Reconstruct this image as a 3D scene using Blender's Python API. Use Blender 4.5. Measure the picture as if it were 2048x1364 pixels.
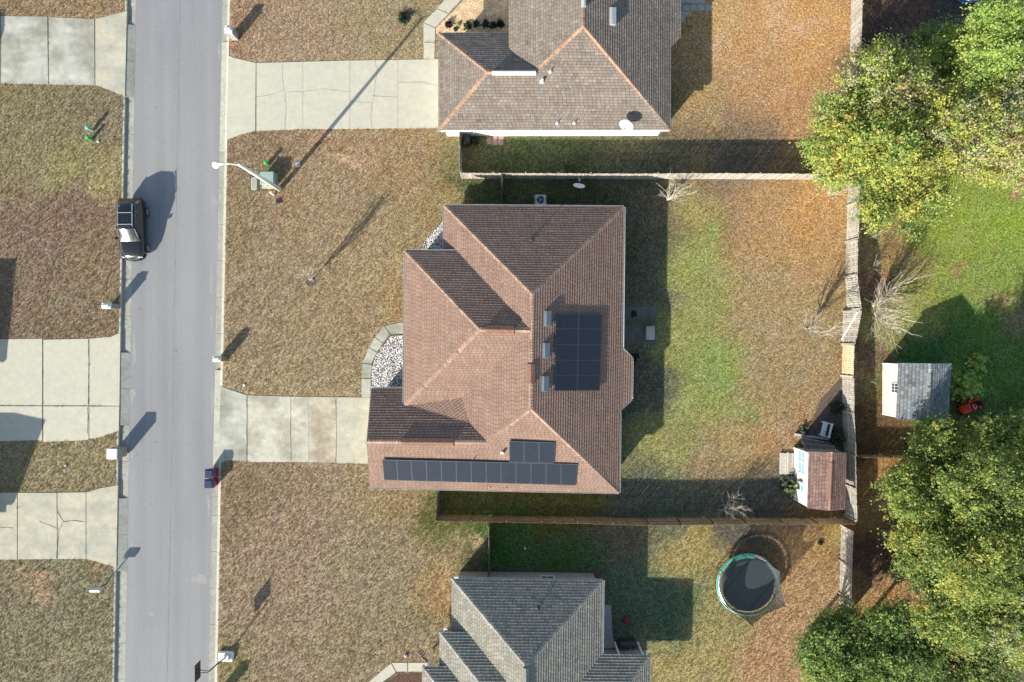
import bpy, math, random
import numpy as np
from mathutils import Vector, Matrix
random.seed(7)
RNG = np.random.default_rng(7)
scene = bpy.context.scene
for o in list(bpy.data.objects):
    bpy.data.objects.remove(o)
# ------------------------------------------------------------------ camera, sky, sun, exposure
H, S = 53.3, 25.6            # camera height in metres, photo pixels per metre on the ground
SUN_EL, SUN_AZ = 24.5, 219.4 # elevation; compass bearing the sun stands at (clockwise from +Y)
cam_d = bpy.data.cameras.new('camera'); cam = bpy.data.objects.new('camera', cam_d)
scene.collection.objects.link(cam); scene.camera = cam
cam.location = (0, 0, H); cam.rotation_euler = (0, 0, 0)
cam_d.sensor_width = 36; cam_d.lens = 36 * H * S / 2048; cam_d.clip_start = 0.5; cam_d.clip_end = 3000
world = bpy.data.worlds.new('World'); scene.world = world; world.use_nodes = True
wn = world.node_tree; bg = wn.nodes['Background']
sky = wn.nodes.new('ShaderNodeTexSky'); sky.sky_type = 'NISHITA'; sky.sun_disc = False
sky.sun_elevation = math.radians(SUN_EL); sky.sun_rotation = math.radians(SUN_AZ)
sky.air_density = 1.0; sky.dust_density = 0.6; sky.ozone_density = 1.2
wb = wn.nodes.new('ShaderNodeMix'); wb.data_type = 'RGBA'; wb.blend_type = 'MULTIPLY'; wb.inputs[0].default_value = 1; wb.inputs[7].default_value = (1.08, 1.0, .90, 1)
wn.links.new(sky.outputs[0], wb.inputs[6]); wn.links.new(wb.outputs[2], bg.inputs[0]); bg.inputs[1].default_value = 0.125
sun_d = bpy.data.lights.new('sun', 'SUN'); sun = bpy.data.objects.new('sun', sun_d)
scene.collection.objects.link(sun)
sun_d.energy = 4.95; sun_d.angle = math.radians(0.55); sun_d.color = (1.0, 0.93, 0.82)
_az, _el = math.radians(SUN_AZ), math.radians(SUN_EL)
SUND = Vector((math.sin(_az) * math.cos(_el), math.cos(_az) * math.cos(_el), math.sin(_el)))
sun.rotation_euler = SUND.to_track_quat('Z', 'Y').to_euler()
sun.location = SUND * 100
scene.view_settings.view_transform = 'Standard'; scene.view_settings.look = 'None'
scene.view_settings.gamma = 1; scene.view_settings.use_curve_mapping = False
scene.view_settings.exposure = 0.98
scene.render.engine = 'CYCLES'
scene.cycles.max_bounces = 5; scene.cycles.diffuse_bounces = 2; scene.cycles.transparent_max_bounces = 8
scene.cycles.use_denoising = True
try: scene.cycles.use_adaptive_sampling = True
except Exception: pass
# ------------------------------------------------------------------ helpers
def G(px, py, z=0.0):        # photo pixel at height z -> world point
    f = (1 - z / H) / S
    return Vector(((px - 1024) * f, (682 - py) * f, z))
def P3(t): return G(*t)
def GW(px, py, z):           # a point over the ground position of a photo pixel
    return Vector(((px - 1024) / S, (682 - py) / S, z))
def on_plane(px, py, plane): # photo pixel -> point on a plane (n, d)
    n, d = plane
    g = G(px, py, 0); c = Vector((0, 0, H)); r = g - c
    t = (d - n.dot(c)) / n.dot(r)
    return c + r * t
def plane_of(a, b, c, lift=0.0):
    n = (b - a).cross(c - a).normalized()
    if n.z < 0: n = -n
    return (n, n.dot(a) + lift)
def lin(r, g, b):
    f = lambda c: (c / 255 / 12.92) if c / 255 <= 0.04045 else ((c / 255 + 0.055) / 1.055) ** 2.4
    return (f(r), f(g), f(b))
ORG = {}
def link(o): scene.collection.objects.link(o); return o
def tag(o, label=None, cat=None, group=None, kind=None):
    if label: o['label'] = label
    if cat: o['category'] = cat
    if group: o['group'] = group
    if kind: o['kind'] = kind
    return o
def thing(name, label, cat, org=(0, 0, 0), group=None, local=False):
    o = link(bpy.data.objects.new(name, None)); o.empty_display_size = 0.2
    o.location = org; ORG[o.name] = Vector((0, 0, 0)) if local else Vector(org)
    return tag(o, label, cat, group)
class MB:
    def __init__(s): s.v = []; s.f = []; s.m = []; s.c = []
    def add(s, vs, fs, mi=0, col=None):
        n = len(s.v); s.v += [tuple(v) for v in vs]
        for f in fs:
            s.f.append(tuple(i + n for i in f)); s.m.append(mi); s.c.append(col or (1, 1, 1))
        return s
    def beam(s, p, q, w, h, mi=0, up=(0, 0, 1), col=None):   # box from p to q, w across, h along up
        p, q = Vector(p), Vector(q); d = (q - p).normalized(); up = Vector(up)
        if abs(d.dot(up)) > 0.99: up = Vector((0, 1, 0)) if abs(d.y) < .9 else Vector((1, 0, 0))
        a = d.cross(up).normalized(); b = a.cross(d).normalized()
        vs = [e + a * (sx * w / 2) + b * (sz * h / 2) for e in (p, q) for sx, sz in ((-1, -1), (1, -1), (1, 1), (-1, 1))]
        return s.add(vs, [(0, 1, 2, 3), (7, 6, 5, 4), (0, 4, 5, 1), (1, 5, 6, 2), (2, 6, 7, 3), (3, 7, 4, 0)], mi, col)
    def box(s, x, y, z, sx, sy, sz, rot=0, mi=0, bev=0.0):  # z is the bottom
        c, n = math.cos(rot), math.sin(rot)
        def R(a, b, zz): return (x + a * c - b * n, y + a * n + b * c, zz)
        hx, hy = sx / 2, sy / 2
        if not bev:
            vs = [R(a, b, zz) for zz in (z, z + sz) for a, b in ((-hx, -hy), (hx, -hy), (hx, hy), (-hx, hy))]
            return s.add(vs, [(3, 2, 1, 0), (4, 5, 6, 7), (0, 1, 5, 4), (1, 2, 6, 5), (2, 3, 7, 6), (3, 0, 4, 7)], mi)
        o8 = lambda k: [(-hx + k, -hy), (hx - k, -hy), (hx, -hy + k), (hx, hy - k), (hx - k, hy), (-hx + k, hy), (-hx, hy - k), (-hx, -hy + k)]
        i8 = lambda k: [(a * (hx - k) / hx, b * (hy - k) / hy) for a, b in o8(bev)]
        vs = [R(a, b, z) for a, b in o8(bev)] + [R(a, b, z + sz - bev) for a, b in o8(bev)] + [R(a, b, z + sz) for a, b in i8(bev)]
        fs = [tuple(range(7, -1, -1)), tuple(range(16, 24))]
        for k in range(8):
            j = (k + 1) % 8; fs += [(k, j, 8 + j, 8 + k), (8 + k, 8 + j, 16 + j, 16 + k)]
        return s.add(vs, fs, mi)
    def prism(s, pts, z0, z1, mi=0, mside=None):   # pts counter-clockwise (x, y)
        if sum(a[0] * b[1] - b[0] * a[1] for a, b in zip(pts, pts[1:] + pts[:1])) < 0: pts = pts[::-1]
        n = len(pts); f0 = (lambda p: z0) if not callable(z0) else z0; f1 = (lambda p: z1) if not callable(z1) else z1
        vs = [(p[0], p[1], f0(p)) for p in pts] + [(p[0], p[1], f1(p)) for p in pts]
        s.add(vs, [tuple(range(n - 1, -1, -1)), tuple(range(n, 2 * n))], mi)
        s.add(vs, [(k, (k + 1) % n, n + (k + 1) % n, n + k) for k in range(n)], mi if mside is None else mside)
        return s
    def tube(s, pts, rad, n=6, mi=0, cap=True, col=None):
        pts = [Vector(p) for p in pts]
        if not hasattr(rad, '__len__'): rad = [rad] * len(pts)
        vs = []
        for i, p in enumerate(pts):
            d = (pts[min(i + 1, len(pts) - 1)] - pts[max(i - 1, 0)]).normalized()
            up = Vector((0, 0, 1)) if abs(d.z) < .9 else Vector((1, 0, 0))
            a = d.cross(up).normalized(); b = a.cross(d)
            vs += [p + (a * math.cos(2 * math.pi * k / n) + b * math.sin(2 * math.pi * k / n)) * rad[i] for k in range(n)]
        fs = [(i * n + k, i * n + (k + 1) % n, (i + 1) * n + (k + 1) % n, (i + 1) * n + k) for i in range(len(pts) - 1) for k in range(n)]
        if cap: fs += [tuple(range(n - 1, -1, -1)), tuple(range((len(pts) - 1) * n, len(pts) * n))]
        return s.add(vs, fs, mi, col)
    def lathe(s, prof, c=(0, 0, 0), n=20, mi=0, axis='z'):  # prof: (r, h)
        vs = []
        for r, h in prof:
            for k in range(n):
                a = 2 * math.pi * k / n; x, y = r * math.cos(a), r * math.sin(a)
                q = (x, y, h) if axis == 'z' else ((h, x, y) if axis == 'x' else (x, h, y))
                vs.append((c[0] + q[0], c[1] + q[1], c[2] + q[2]))
        fs = [(i * n + k, i * n + (k + 1) % n, (i + 1) * n + (k + 1) % n, (i + 1) * n + k) for i in range(len(prof) - 1) for k in range(n)]
        return s.add(vs, fs, mi)
def mesh(name, mb, mats, off=(0, 0, 0), smooth=False):
    me = bpy.data.meshes.new(name)
    ox, oy, oz = off
    me.from_pydata([(v[0] - ox, v[1] - oy, v[2] - oz) for v in mb.v], [], mb.f)
    for m in (mats if isinstance(mats, (list, tuple)) else [mats]): me.materials.append(m)
    me.polygons.foreach_set('material_index', mb.m)
    if any(c != (1, 1, 1) for c in mb.c[:50]):
        at = me.attributes.new('Col', 'FLOAT_COLOR', 'FACE')
        at.data.foreach_set('color', np.array([(*c, 1) for c in mb.c], dtype=np.float32).ravel())
    if smooth: me.polygons.foreach_set('use_smooth', [True] * len(me.polygons))
    me.validate(); me.update(); return me
def obj(name, mb, mats, parent=None, org=None, smooth=False, label=None, kind=None, cat=None, group=None):
    off = Vector((0, 0, 0))
    if parent is not None: off = ORG[parent.name]
    elif org is not None: off = Vector(org)
    o = link(bpy.data.objects.new(name, mesh(name, mb, mats, off, smooth)))
    if parent is not None: o.parent = parent
    elif org is not None: o.location = org
    ORG[o.name] = off
    return tag(o, label, cat, group, kind)
def inst(name, me, parent, loc, rotz=0, rot=None):        # object sharing a mesh, loc in world
    o = link(bpy.data.objects.new(name, me)); o.parent = parent
    o.location = Vector(loc) - ORG[parent.name]; o.rotation_euler = rot if rot else (0, 0, rotz)
    ORG[o.name] = ORG[parent.name]; return o
KIDS = {}
def copy_tree(o, parent=None):
    c = o.copy(); link(c); c.parent = parent
    for ch in [x for x in scene.collection.objects if x.parent == o]: copy_tree(ch, c)
    return c
# ------------------------------------------------------------------ materials
def mat(name, col, rough=0.8, var=0.25, scale=3.0, bump=0.0, bscale=40, metal=0.0, spec=0.3, attr=None, col2=None, coat=0.0, scale2=None, coords='pos', trans=0.0, orand=0.0, streak=None):
    m = bpy.data.materials.new(name); m.use_nodes = True; nt = m.node_tree; N, L = nt.nodes, nt.links
    b = N['Principled BSDF']; b.inputs['Roughness'].default_value = rough; b.inputs['Metallic'].default_value = metal
    b.inputs['Specular IOR Level'].default_value = spec; b.inputs['Coat Weight'].default_value = coat
    if coords == 'pos': tc = N.new('ShaderNodeNewGeometry').outputs['Position']
    else: tc = N.new('ShaderNodeTexCoord').outputs['Object']
    def noise(sc, det=4):
        n = N.new('ShaderNodeTexNoise'); n.inputs['Scale'].default_value = sc; n.inputs['Detail'].default_value = det
        L.new(tc, n.inputs['Vector']); return n.outputs['Fac']
    if attr:
        a = N.new('ShaderNodeAttribute'); a.attribute_name = 'Col'; a.attribute_type = attr; csock = a.outputs['Color']
        if col != (1, 1, 1):
            mm = N.new('ShaderNodeMix'); mm.data_type = 'RGBA'; mm.blend_type = 'MULTIPLY'; mm.inputs[0].default_value = 1
            L.new(csock, mm.inputs[6]); mm.inputs[7].default_value = (*col, 1); csock = mm.outputs[2]
    else:
        rgb = N.new('ShaderNodeRGB'); rgb.outputs[0].default_value = (*col, 1); csock = rgb.outputs[0]
    if col2:
        mx = N.new('ShaderNodeMix'); mx.data_type = 'RGBA'; L.new(csock, mx.inputs[6]); mx.inputs[7].default_value = (*col2, 1)
        cr = N.new('ShaderNodeMapRange'); L.new(noise(scale2 or scale * .35, 5), cr.inputs[0])
        cr.inputs[1].default_value = .42; cr.inputs[2].default_value = .62; L.new(cr.outputs[0], mx.inputs[0]); csock = mx.outputs[2]
    if var:
        hs = N.new('ShaderNodeHueSaturation'); L.new(csock, hs.inputs['Color'])
        mr = N.new('ShaderNodeMapRange'); L.new(noise(scale, 6), mr.inputs[0])
        mr.inputs[1].default_value = .3; mr.inputs[2].default_value = .7
        mr.inputs[3].default_value = 1 - var; mr.inputs[4].default_value = 1 + var
        L.new(mr.outputs[0], hs.inputs['Value']); csock = hs.outputs['Color']
    if orand:      # each board its own tone
        oi = N.new('ShaderNodeObjectInfo'); h2 = N.new('ShaderNodeHueSaturation'); L.new(csock, h2.inputs['Color']); m2 = N.new('ShaderNodeMapRange'); L.new(oi.outputs['Random'], m2.inputs[0])
        m2.inputs[3].default_value = 1 - orand; m2.inputs[4].default_value = 1 + orand; L.new(m2.outputs[0], h2.inputs['Value']); csock = h2.outputs['Color']
    if streak:     # wear drawn out along the road, plus coarse grains
        for (vx, vy, amp, sc_) in streak:
            mp = N.new('ShaderNodeMapping'); mp.inputs['Scale'].default_value = (vx, vy, 1); L.new(tc, mp.inputs['Vector']); nn = N.new('ShaderNodeTexNoise'); nn.inputs['Scale'].default_value = sc_; nn.inputs['Detail'].default_value = 5
            L.new(mp.outputs[0], nn.inputs['Vector']); m2 = N.new('ShaderNodeMapRange'); L.new(nn.outputs['Fac'], m2.inputs[0]); m2.inputs[1].default_value = .32; m2.inputs[2].default_value = .68; m2.inputs[3].default_value = 1 - amp; m2.inputs[4].default_value = 1 + amp
            h2 = N.new('ShaderNodeHueSaturation'); L.new(csock, h2.inputs['Color']); L.new(m2.outputs[0], h2.inputs['Value']); csock = h2.outputs['Color']
    L.new(csock, b.inputs['Base Color'])
    if bump:
        bp = N.new('ShaderNodeBump'); bp.inputs['Strength'].default_value = bump; bp.inputs['Distance'].default_value = 0.02
        L.new(noise(bscale, 3), bp.inputs['Height']); L.new(bp.outputs[0], b.inputs['Normal'])
    if trans:
        t = N.new('ShaderNodeBsdfTranslucent'); L.new(csock, t.inputs[0]); ms = N.new('ShaderNodeMixShader'); ms.inputs[0].default_value = trans
        out = N['Material Output']; L.new(b.outputs[0], ms.inputs[1]); L.new(t.outputs[0], ms.inputs[2]); L.new(ms.outputs[0], out.inputs[0])
    return m
M = {}
M['asphalt'] = mat('asphalt', (.228, .233, .241), .85, .05, 14, .6, 60, col2=(.248, .248, .246), scale2=.05, streak=((1, .02, .06, 1.3), (1, 1, .09, 11), (1, .15, .04, .8)))
M['concrete_white'] = mat('concrete_white', (.46, .445, .355), .85, .06, 2.5, .2, 50, col2=(.435, .425, .345), scale2=.9)
M['concrete_weathered'] = mat('concrete_weathered', (.45, .44, .355), .9, .13, 2.0, .3, 50, col2=(.33, .31, .245), scale2=.6, streak=((.3, 1, .10, 1.2), (1, 1, .06, 8)))
M['concrete_brown'] = mat('concrete_brown_stained', (.42, .385, .29), .9, .14, 2.0, .3, 50, col2=(.31, .26, .19), scale2=.7, streak=((1, 1, .08, 8),))
M['concrete_tan'] = mat('concrete_tan', (.43, .405, .31), .9, .10, 2.0, .3, 50, col2=(.36, .355, .29), scale2=.6, streak=((.25, 1, .07, 1.1), (1, 1, .05, 8)))
M['concrete_mossy'] = mat('concrete_mossy', (.40, .405, .345), .9, .12, 2.2, .3, 50, col2=(.27, .27, .22), scale2=.5, streak=((.25, 1, .12, 1.1), (1, 1, .06, 8)))
M['kerb'] = mat('kerb_concrete', (.33, .33, .285), .9, .14, 4, .3, 50, col2=(.28, .285, .245), scale2=.7)
M['kerb_top'] = mat('kerb_top_concrete', (.50, .48, .39), .9, .12, 4, .2, 50)
M['crack'] = mat('crack', (.07, .065, .05), .9, .2, 8)
M['asphalt_patch'] = mat('asphalt_patch', (.275, .275, .268), .9, .12, 6)
M['asphalt_dark'] = mat('asphalt_dark_spot', (.12, .12, .12), .9, .2, 6)
M['hedge_green'] = mat('hedge_green', (.03, .06, .03), .8, .3, 9)
M['seam'] = mat('road_seam', (.185, .19, .20), .9, .3, 3)
M['gravel'] = mat('white_gravel', (.62, .62, .60), .8, .45, 14, attr=None)
M['mulch'] = mat('mulch', (.10, .055, .04), .95, .5, 9, .6, 30)
M['pine_straw'] = mat('pine_straw', (.50, .34, .20), .95, .45, 9, .9, 25, col2=(.62, .48, .30), scale2=2)
M['sand'] = mat('sand', (.36, .25, .17), .95, .2, 5, .4, 30)
M['dirt_dark'] = mat('dirt_dark', (.10, .075, .06), .95, .3, 5, .4, 30)
M['white_paint'] = mat('white_paint', (.74, .74, .70), .5, .05, 4)
M['white_siding'] = mat('white_siding', (.72, .70, .62), .6, .04, 4, orand=0.02)
M['cream'] = mat('cream_siding', (.70, .63, .48), .6, .04, 4, orand=0.03)
M['brick_grey'] = mat('grey_brick', (.33, .31, .29), .9, .22, 7, .3, 30, orand=0.22)
M['brick_tan'] = mat('tan_brick', (.34, .25, .19), .9, .22, 7, .3, 30, orand=0.22)
M['glass'] = mat('window_glass', (.03, .04, .05), .05, 0, spec=.8)
M['glass_blue'] = mat('blue_window_glass', (.22, .42, .50), .12, .05, 3, spec=.8)
M['gutter'] = mat('white_gutter', (.62, .62, .60), .45, .1, 6, spec=.5)
M['shingle'] = mat('asphalt_shingle', (1, 1, 1), .92, .10, 1.2, .25, 90, attr='GEOMETRY')
M['deck'] = mat('roof_underlay', (.05, .045, .045), .95, 0)
M['soffit'] = mat('soffit', (.6, .6, .57), .7, 0)
M['solar'] = mat('solar_cells', (.016, .020, .028), .16, .15, 4, spec=.6)
M['solar_frame'] = mat('solar_frame', (.10, .11, .115), .4, 0, metal=.4)
M['metal_grey'] = mat('grey_metal', (.17, .21, .24), .4, .08, 6, metal=.5)
M['metal_light'] = mat('light_metal', (.55, .56, .56), .35, .05, 6, metal=.6)
M['metal_dark'] = mat('dark_metal', (.04, .04, .045), .5, .1, 6)
M['pvc'] = mat('white_pvc', (.7, .7, .68), .4, .03)
M['wood_grey'] = mat('grey_weathered_wood', (.36, .335, .29), .9, .28, 5, .3, 40, orand=0.22)
M['wood_new'] = mat('new_pine_wood', (.58, .45, .30), .8, .12, 5, .2, 40, orand=0.22)
M['wood_brown'] = mat('brown_weathered_wood', (.24, .17, .10), .9, .25, 5, .3, 40, orand=0.22)
M['wood_dark'] = mat('dark_wet_wood', (.13, .12, .11), .9, .25, 5, .3, 40, orand=0.22)
M['deck_boards'] = mat('grey_deck_boards', (.42, .39, .34), .85, .15, 5, .2, 40, orand=0.22)
M['bark'] = mat('bark', (.11, .085, .06), .95, .3, 6, .6, 25)
M['bark_pale'] = mat('pale_bark', (.36, .28, .22), .95, .3, 4, .6, 25)
M['twig'] = mat('bare_twig', (.44, .40, .32), .9, .2, 8)
M['leaf'] = mat('leaf', (1, 1, 1), .6, .0, attr='GEOMETRY', trans=.42, spec=.25)
M['black_paint'] = mat('black_car_paint', (.008, .009, .008), .18, 0, spec=.5, coat=1.0)
M['tyre'] = mat('tyre', (.02, .02, .02), .9, .1)
M['rim'] = mat('alloy_rim', (.6, .62, .64), .3, 0, metal=.8)
M['chrome'] = mat('chrome', (.75, .76, .78), .12, 0, metal=1)
M['red_lens'] = mat('red_lens', (.35, .01, .01), .2, 0)
M['lamp_lens'] = mat('headlight_lens', (.75, .78, .78), .15, 0, spec=.8)
M['box_green'] = mat('green_utility_paint', (.25, .36, .31), .5, .06, 4)
M['bright_green'] = mat('bright_green_plastic', (.05, .35, .08), .5, .05)
M['teal'] = mat('teal_plastic', (.10, .45, .35), .45, .08, 5)
M['red_plastic'] = mat('red_plastic', (.28, .01, .03), .45, .08)
M['navy_plastic'] = mat('navy_plastic', (.03, .045, .08), .4, .1)
M['mat_black'] = mat('trampoline_mat', (.03, .043, .05), .8, .1, 5)
M['blue_tarp'] = mat('blue_tarp', (.02, .12, .42), .45, .15, 3)
M['blue_white'] = mat('shade_blue_bench_paint', (.62, .66, .70), .5, .05)  # white bench, the bluish tint of its shade put into the colour
M['patio_dark'] = mat('dark_patio_concrete', (.13, .135, .12), .9, .25, 2.0, .3, 50, col2=(.09, .10, .07), scale2=1.0)  # darker concrete than the other slabs
M['paver'] = mat('patio_paver', (.34, .33, .32), .9, .15, 4)
M['paver_pink'] = mat('pink_paver', (.36, .24, .21), .9, .15, 4)
M['mower_red'] = mat('red_mower_paint', (.5, .03, .01), .4, .05)
M['flag_red'] = mat('flag_red', (.45, .04, .07), .8, 0); M['flag_blue'] = mat('flag_blue', (.02, .04, .15), .8, 0)
M['pink_flower'] = mat('pink_flower', (.55, .25, .5), .8, .1)
def net_material():
    m = bpy.data.materials.new('black_netting'); m.use_nodes = True; N, L = m.node_tree.nodes, m.node_tree.links
    b = N['Principled BSDF']; b.inputs['Base Color'].default_value = (.05, .06, .065, 1); b.inputs['Roughness'].default_value = .8
    t = N.new('ShaderNodeBsdfTransparent'); mx = N.new('ShaderNodeMixShader'); mx.inputs[0].default_value = .72
    L.new(t.outputs[0], mx.inputs[1]); L.new(b.outputs[0], mx.inputs[2]); L.new(mx.outputs[0], N['Material Output'].inputs[0]); return m
M['net'] = net_material()
# ------------------------------------------------------------------ road, kerbs, lawn
ROADZ = -0.2
def lerp(a, b, t): return a + (b - a) * t
def edge(x0, x1, py): return lerp(x0, x1, py / 1364.0)      # x pixel of a line that runs down the photo
E_LL = (253, 227); E_AL = (269, 248); E_AR = (443, 415); E_RK = (455, 429); E_RL = (460, 434)
def road_sheet(e0, e1, y0, y1, z, n=1):
    return [G(edge(*e0, y0), y0)[:2], G(edge(*e1, y0), y0)[:2], G(edge(*e1, y1), y1)[:2], G(edge(*e0, y1), y1)[:2]]
mb = MB(); q = road_sheet(E_AL, E_AR, -9000, 9000, 0); mb.add([(x, y, ROADZ) for x, y in q], [(3, 2, 1, 0)])
obj('road', mb, M['asphalt'], kind='structure')
# seam along the crown of the road and tar cracks: thin sheets 4 mm above
mb = MB()
yy = list(range(-400, 1800, 22))
pts = [G(lerp(358, 332, y / 1364) + random.uniform(-.35, .35), y) for y in yy]
for a, b in zip(pts, pts[1:]):
    w = random.uniform(.012, .03)
    mb.add([(a.x - w, a.y, ROADZ + .004), (a.x + w, a.y, ROADZ + .004), (b.x + w, b.y, ROADZ + .004), (b.x - w, b.y, ROADZ + .004)], [(0, 1, 2, 3)])
for ln in ([(365, 1115), (370, 1120), (371, 1132), (368, 1140)],):
    ps = [G(*p) for p in ln]
    for a, b in zip(ps, ps[1:]): mb.add([(a.x, a.y, ROADZ + .004), (a.x + .03, a.y, ROADZ + .004), (b.x + .03, b.y, ROADZ + .004), (b.x, b.y, ROADZ + .004)], [(0, 1, 2, 3)])
obj('road_seam', mb, M['seam'], kind='structure')
# pale scuffs and repairs by the gutter, small dark drips
def blot(mb, px, py, rx, ry, n=18):
    vs = [G(px, py)[:2]]; k0 = random.uniform(0, 6); 
    for k in range(n):
        a = 2 * math.pi * k / n; r = 1 + .22 * math.sin(3 * a + k0) + random.uniform(-.12, .12); p = G(px + rx * r * math.cos(a), py + ry * r * math.sin(a)); vs.append((p.x, p.y))
    mb.add([(x, y, ROADZ + .004) for x, y in vs], [(0, 1 + (k + 1) % n, 1 + k) for k in range(n)])
mb = MB()
for p in ((397, 1160, 16, 9), (436, 100, 3, 16), (426, 402, 7, 12), (420, 560, 3, 30), (423, 800, 4, 26), (266, 700, 3, 30), (262, 790, 6, 14), (300, 1230, 5, 4), (421, 640, 2.5, 20), (261, 900, 4, 20), (415, 1010, 3, 22), (262, 1100, 3, 16)): blot(mb, *p)
obj('road_patch', mb, M['asphalt_patch'], kind='structure')
mb = MB()
for p in ((310, 213, 1.6, 1.4), (277, 617, 1.6, 1.5), (350, 701, 1.7, 1.6), (308, 884, 1.8, 1.6), (273, 910, 1.4, 1.2), (316, 272, .9, .8), (352, 120, 1, .8), (385, 300, .9, .9), (300, 1010, 1, 1), (380, 930, 1, .9), (290, 180, .8, .7)): blot(mb, *p, n=9)
obj('road_spot', mb, M['asphalt_dark'], kind='structure')
# kerb and gutter, cast in sections about 2.9 m long
def kerb(side, name):
    root = tag(link(bpy.data.objects.new(name, None)), kind='structure'); ORG[root.name] = Vector((0, 0, 0))
    step = 73
    for k in range(-6, 26):
        y0 = k * step + (48 if side < 0 else 10); y1 = y0 + step
        y0b, y1b = y0 + .25, y1 - .25
        mb = MB()
        if side < 0: gi, go, ki = E_AL, E_LL, (E_LL[0] - 3.5, E_LL[1] - 3.5)
        else: gi, go, ki = E_AR, E_RK, E_RL
        drive = (side < 0 and (20 < y0 + 36 < 195 or 668 < y0 + 36 < 885 or 965 < y0 + 36 < 1135)) or (side > 0 and (110 < y0 + 36 < 282 or 770 < y0 + 36 < 930))
        def sec(e0, e1, z0, z1, mi):
            a, b = G(edge(*e0, y0b), y0b), G(edge(*e1, y0b), y0b); c, d = G(edge(*e1, y1b), y1b), G(edge(*e0, y1b), y1b)
            vs = [(a.x, a.y, z0), (b.x, b.y, z1), (c.x, c.y, z1), (d.x, d.y, z0)] + [(p.x, p.y, -.5) for p in (a, b, c, d)]
            mb.add(vs, [(0, 1, 2, 3) if side < 0 else (3, 2, 1, 0), (0, 4, 5, 1), (1, 5, 6, 2), (2, 6, 7, 3), (3, 7, 4, 0)], mi)
        mb_e = (go[0], go[1])
        sec(gi, mb_e, ROADZ + .006, ROADZ - .006 if not drive else -.01, 0)
        sec(mb_e, ki, -.02 if not drive else -.01, -.01 if not drive else .02, 1)
        obj('kerb_section', mb, [M['kerb'], M['kerb_top']], root)
    return root
kerb(-1, 'kerb_left'); kerb(1, 'kerb_right')

# hard surfaces, in photo pixels at ground level (also keep the grass tufts away)
HARD = []
def slab(parent, px, m, z=.035, slope=None, thick=.12, ins=.45):
    c = (sum(p[0] for p in px) / len(px), sum(p[1] for p in px) / len(px))
    q = []
    for p in px:
        d = math.hypot(p[0] - c[0], p[1] - c[1]); k = 1 - ins / d; q.append(G(c[0] + (p[0] - c[0]) * k, c[1] + (p[1] - c[1]) * k)[:2])
    HARD.append([G(*p)[:2] for p in px])
    mb = MB(); dz = random.uniform(-.006, .006)
    if slope:   # slope: function of pixel x -> z
        mb.prism(q, -.5, lambda p: slope(p[0] * S + 1024) + dz)
    else: mb.prism(q, -thick, z + dz)
    return obj('slab', mb, m, parent)
def crack(parent, pts, z, w=.016, name='crack'):
    mb = MB(); out = []
    for (a, b) in zip(pts, pts[1:]):
        n = max(2, int(math.hypot(b[0] - a[0], b[1] - a[1]) / 5))
        for k in range(n): out.append(G(lerp(a[0], b[0], k / n) + random.uniform(-.7, .7), lerp(a[1], b[1], k / n) + random.uniform(-.7, .7)))
    out.append(G(*pts[-1]))
    for a, b in zip(out, out[1:]):
        d = (b - a); nrm = Vector((-d.y, d.x, 0)).normalized() * (w * random.uniform(.6, 1.3) / 2)
        mb.add([(a.x - nrm.x, a.y - nrm.y, z), (a.x + nrm.x, a.y + nrm.y, z), (b.x + nrm.x, b.y + nrm.y, z), (b.x - nrm.x, b.y - nrm.y, z)], [(3, 2, 1, 0)])
    return obj(name, mb, M['crack'], parent)
def surf(name):
    r = tag(link(bpy.data.objects.new(name, None)), kind='structure'); ORG[r.name] = Vector((0, 0, 0)); return r
def apron(xr, xs):   # ramp between kerb (xr, at gutter level) and slab line xs
    return lambda x: lerp(.02, .035, max(0, min(1, (x - xr) / (xs - xr))))
d = surf('driveway')   # top left
for px in ([(-180, 28), (-92, 29), (-92, 165), (-180, 165)], [(-90, 30), (0, 31), (1, 166), (-90, 165)], [(2, 32), (95, 33), (97, 169), (2, 167)], [(98, 34), (189, 38), (190, 171), (98, 169)]): slab(d, px, M['concrete_mossy'])
slab(d, [(191, 38), (222, 30), (254, 22), (250, 194), (228, 184), (191, 171)], M['concrete_tan'], slope=apron(253, 191))
d = surf('driveway')   # left, middle
for c0, c1 in ((-160, -52), (-50, 85), (87, 178)):
    slab(d, [(c0, 679), (c1, 677), (c1, 811), (c0, 811)], M['concrete_white']); slab(d, [(c0, 812), (c1, 812), (c1, 880), (c0, 884)], M['concrete_white'])
slab(d, [(179, 677), (222, 673), (241, 665), (239, 812), (179, 811)], M['concrete_white'], slope=apron(242, 179))
slab(d, [(179, 812.5), (239, 812.5), (238, 862), (200, 874), (179, 878)], M['concrete_white'], slope=apron(242, 179))
for pts in ([(86, 740), (86.5, 760)], [(177.5, 680), (178, 740), (177, 808)], [(0, 811), (90, 812), (178, 812)], [(176, 815), (176, 868)]): crack(d, pts, .05, .03)
d = surf('driveway')   # left, bottom
for px in ([(-120, 986), (35, 985), (35, 1119), (-120, 1119)], [(36, 985), (114, 985), (115, 1118), (36, 1119)], [(115, 985), (172, 984), (172, 1118), (116, 1118)]): slab(d, px, M['concrete_tan'])
slab(d, [(173, 984), (200, 976), (236, 970), (233, 1135), (205, 1127), (173, 1118)], M['concrete_tan'], slope=apron(238, 173))
for pts in ([(115, 1020), (127, 1043), (118, 1062), (115, 1100), (114, 1117)], [(127, 1043), (150, 1041), (171, 1044)], [(80, 1042), (100, 1050), (119, 1059)], [(0, 1054), (28, 1056)], [(176, 1059), (236, 1058)]): crack(d, pts, .05 if pts[0][0] < 172 else .02, .03)
d = surf('driveway')   # right, top (clean white)
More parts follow.
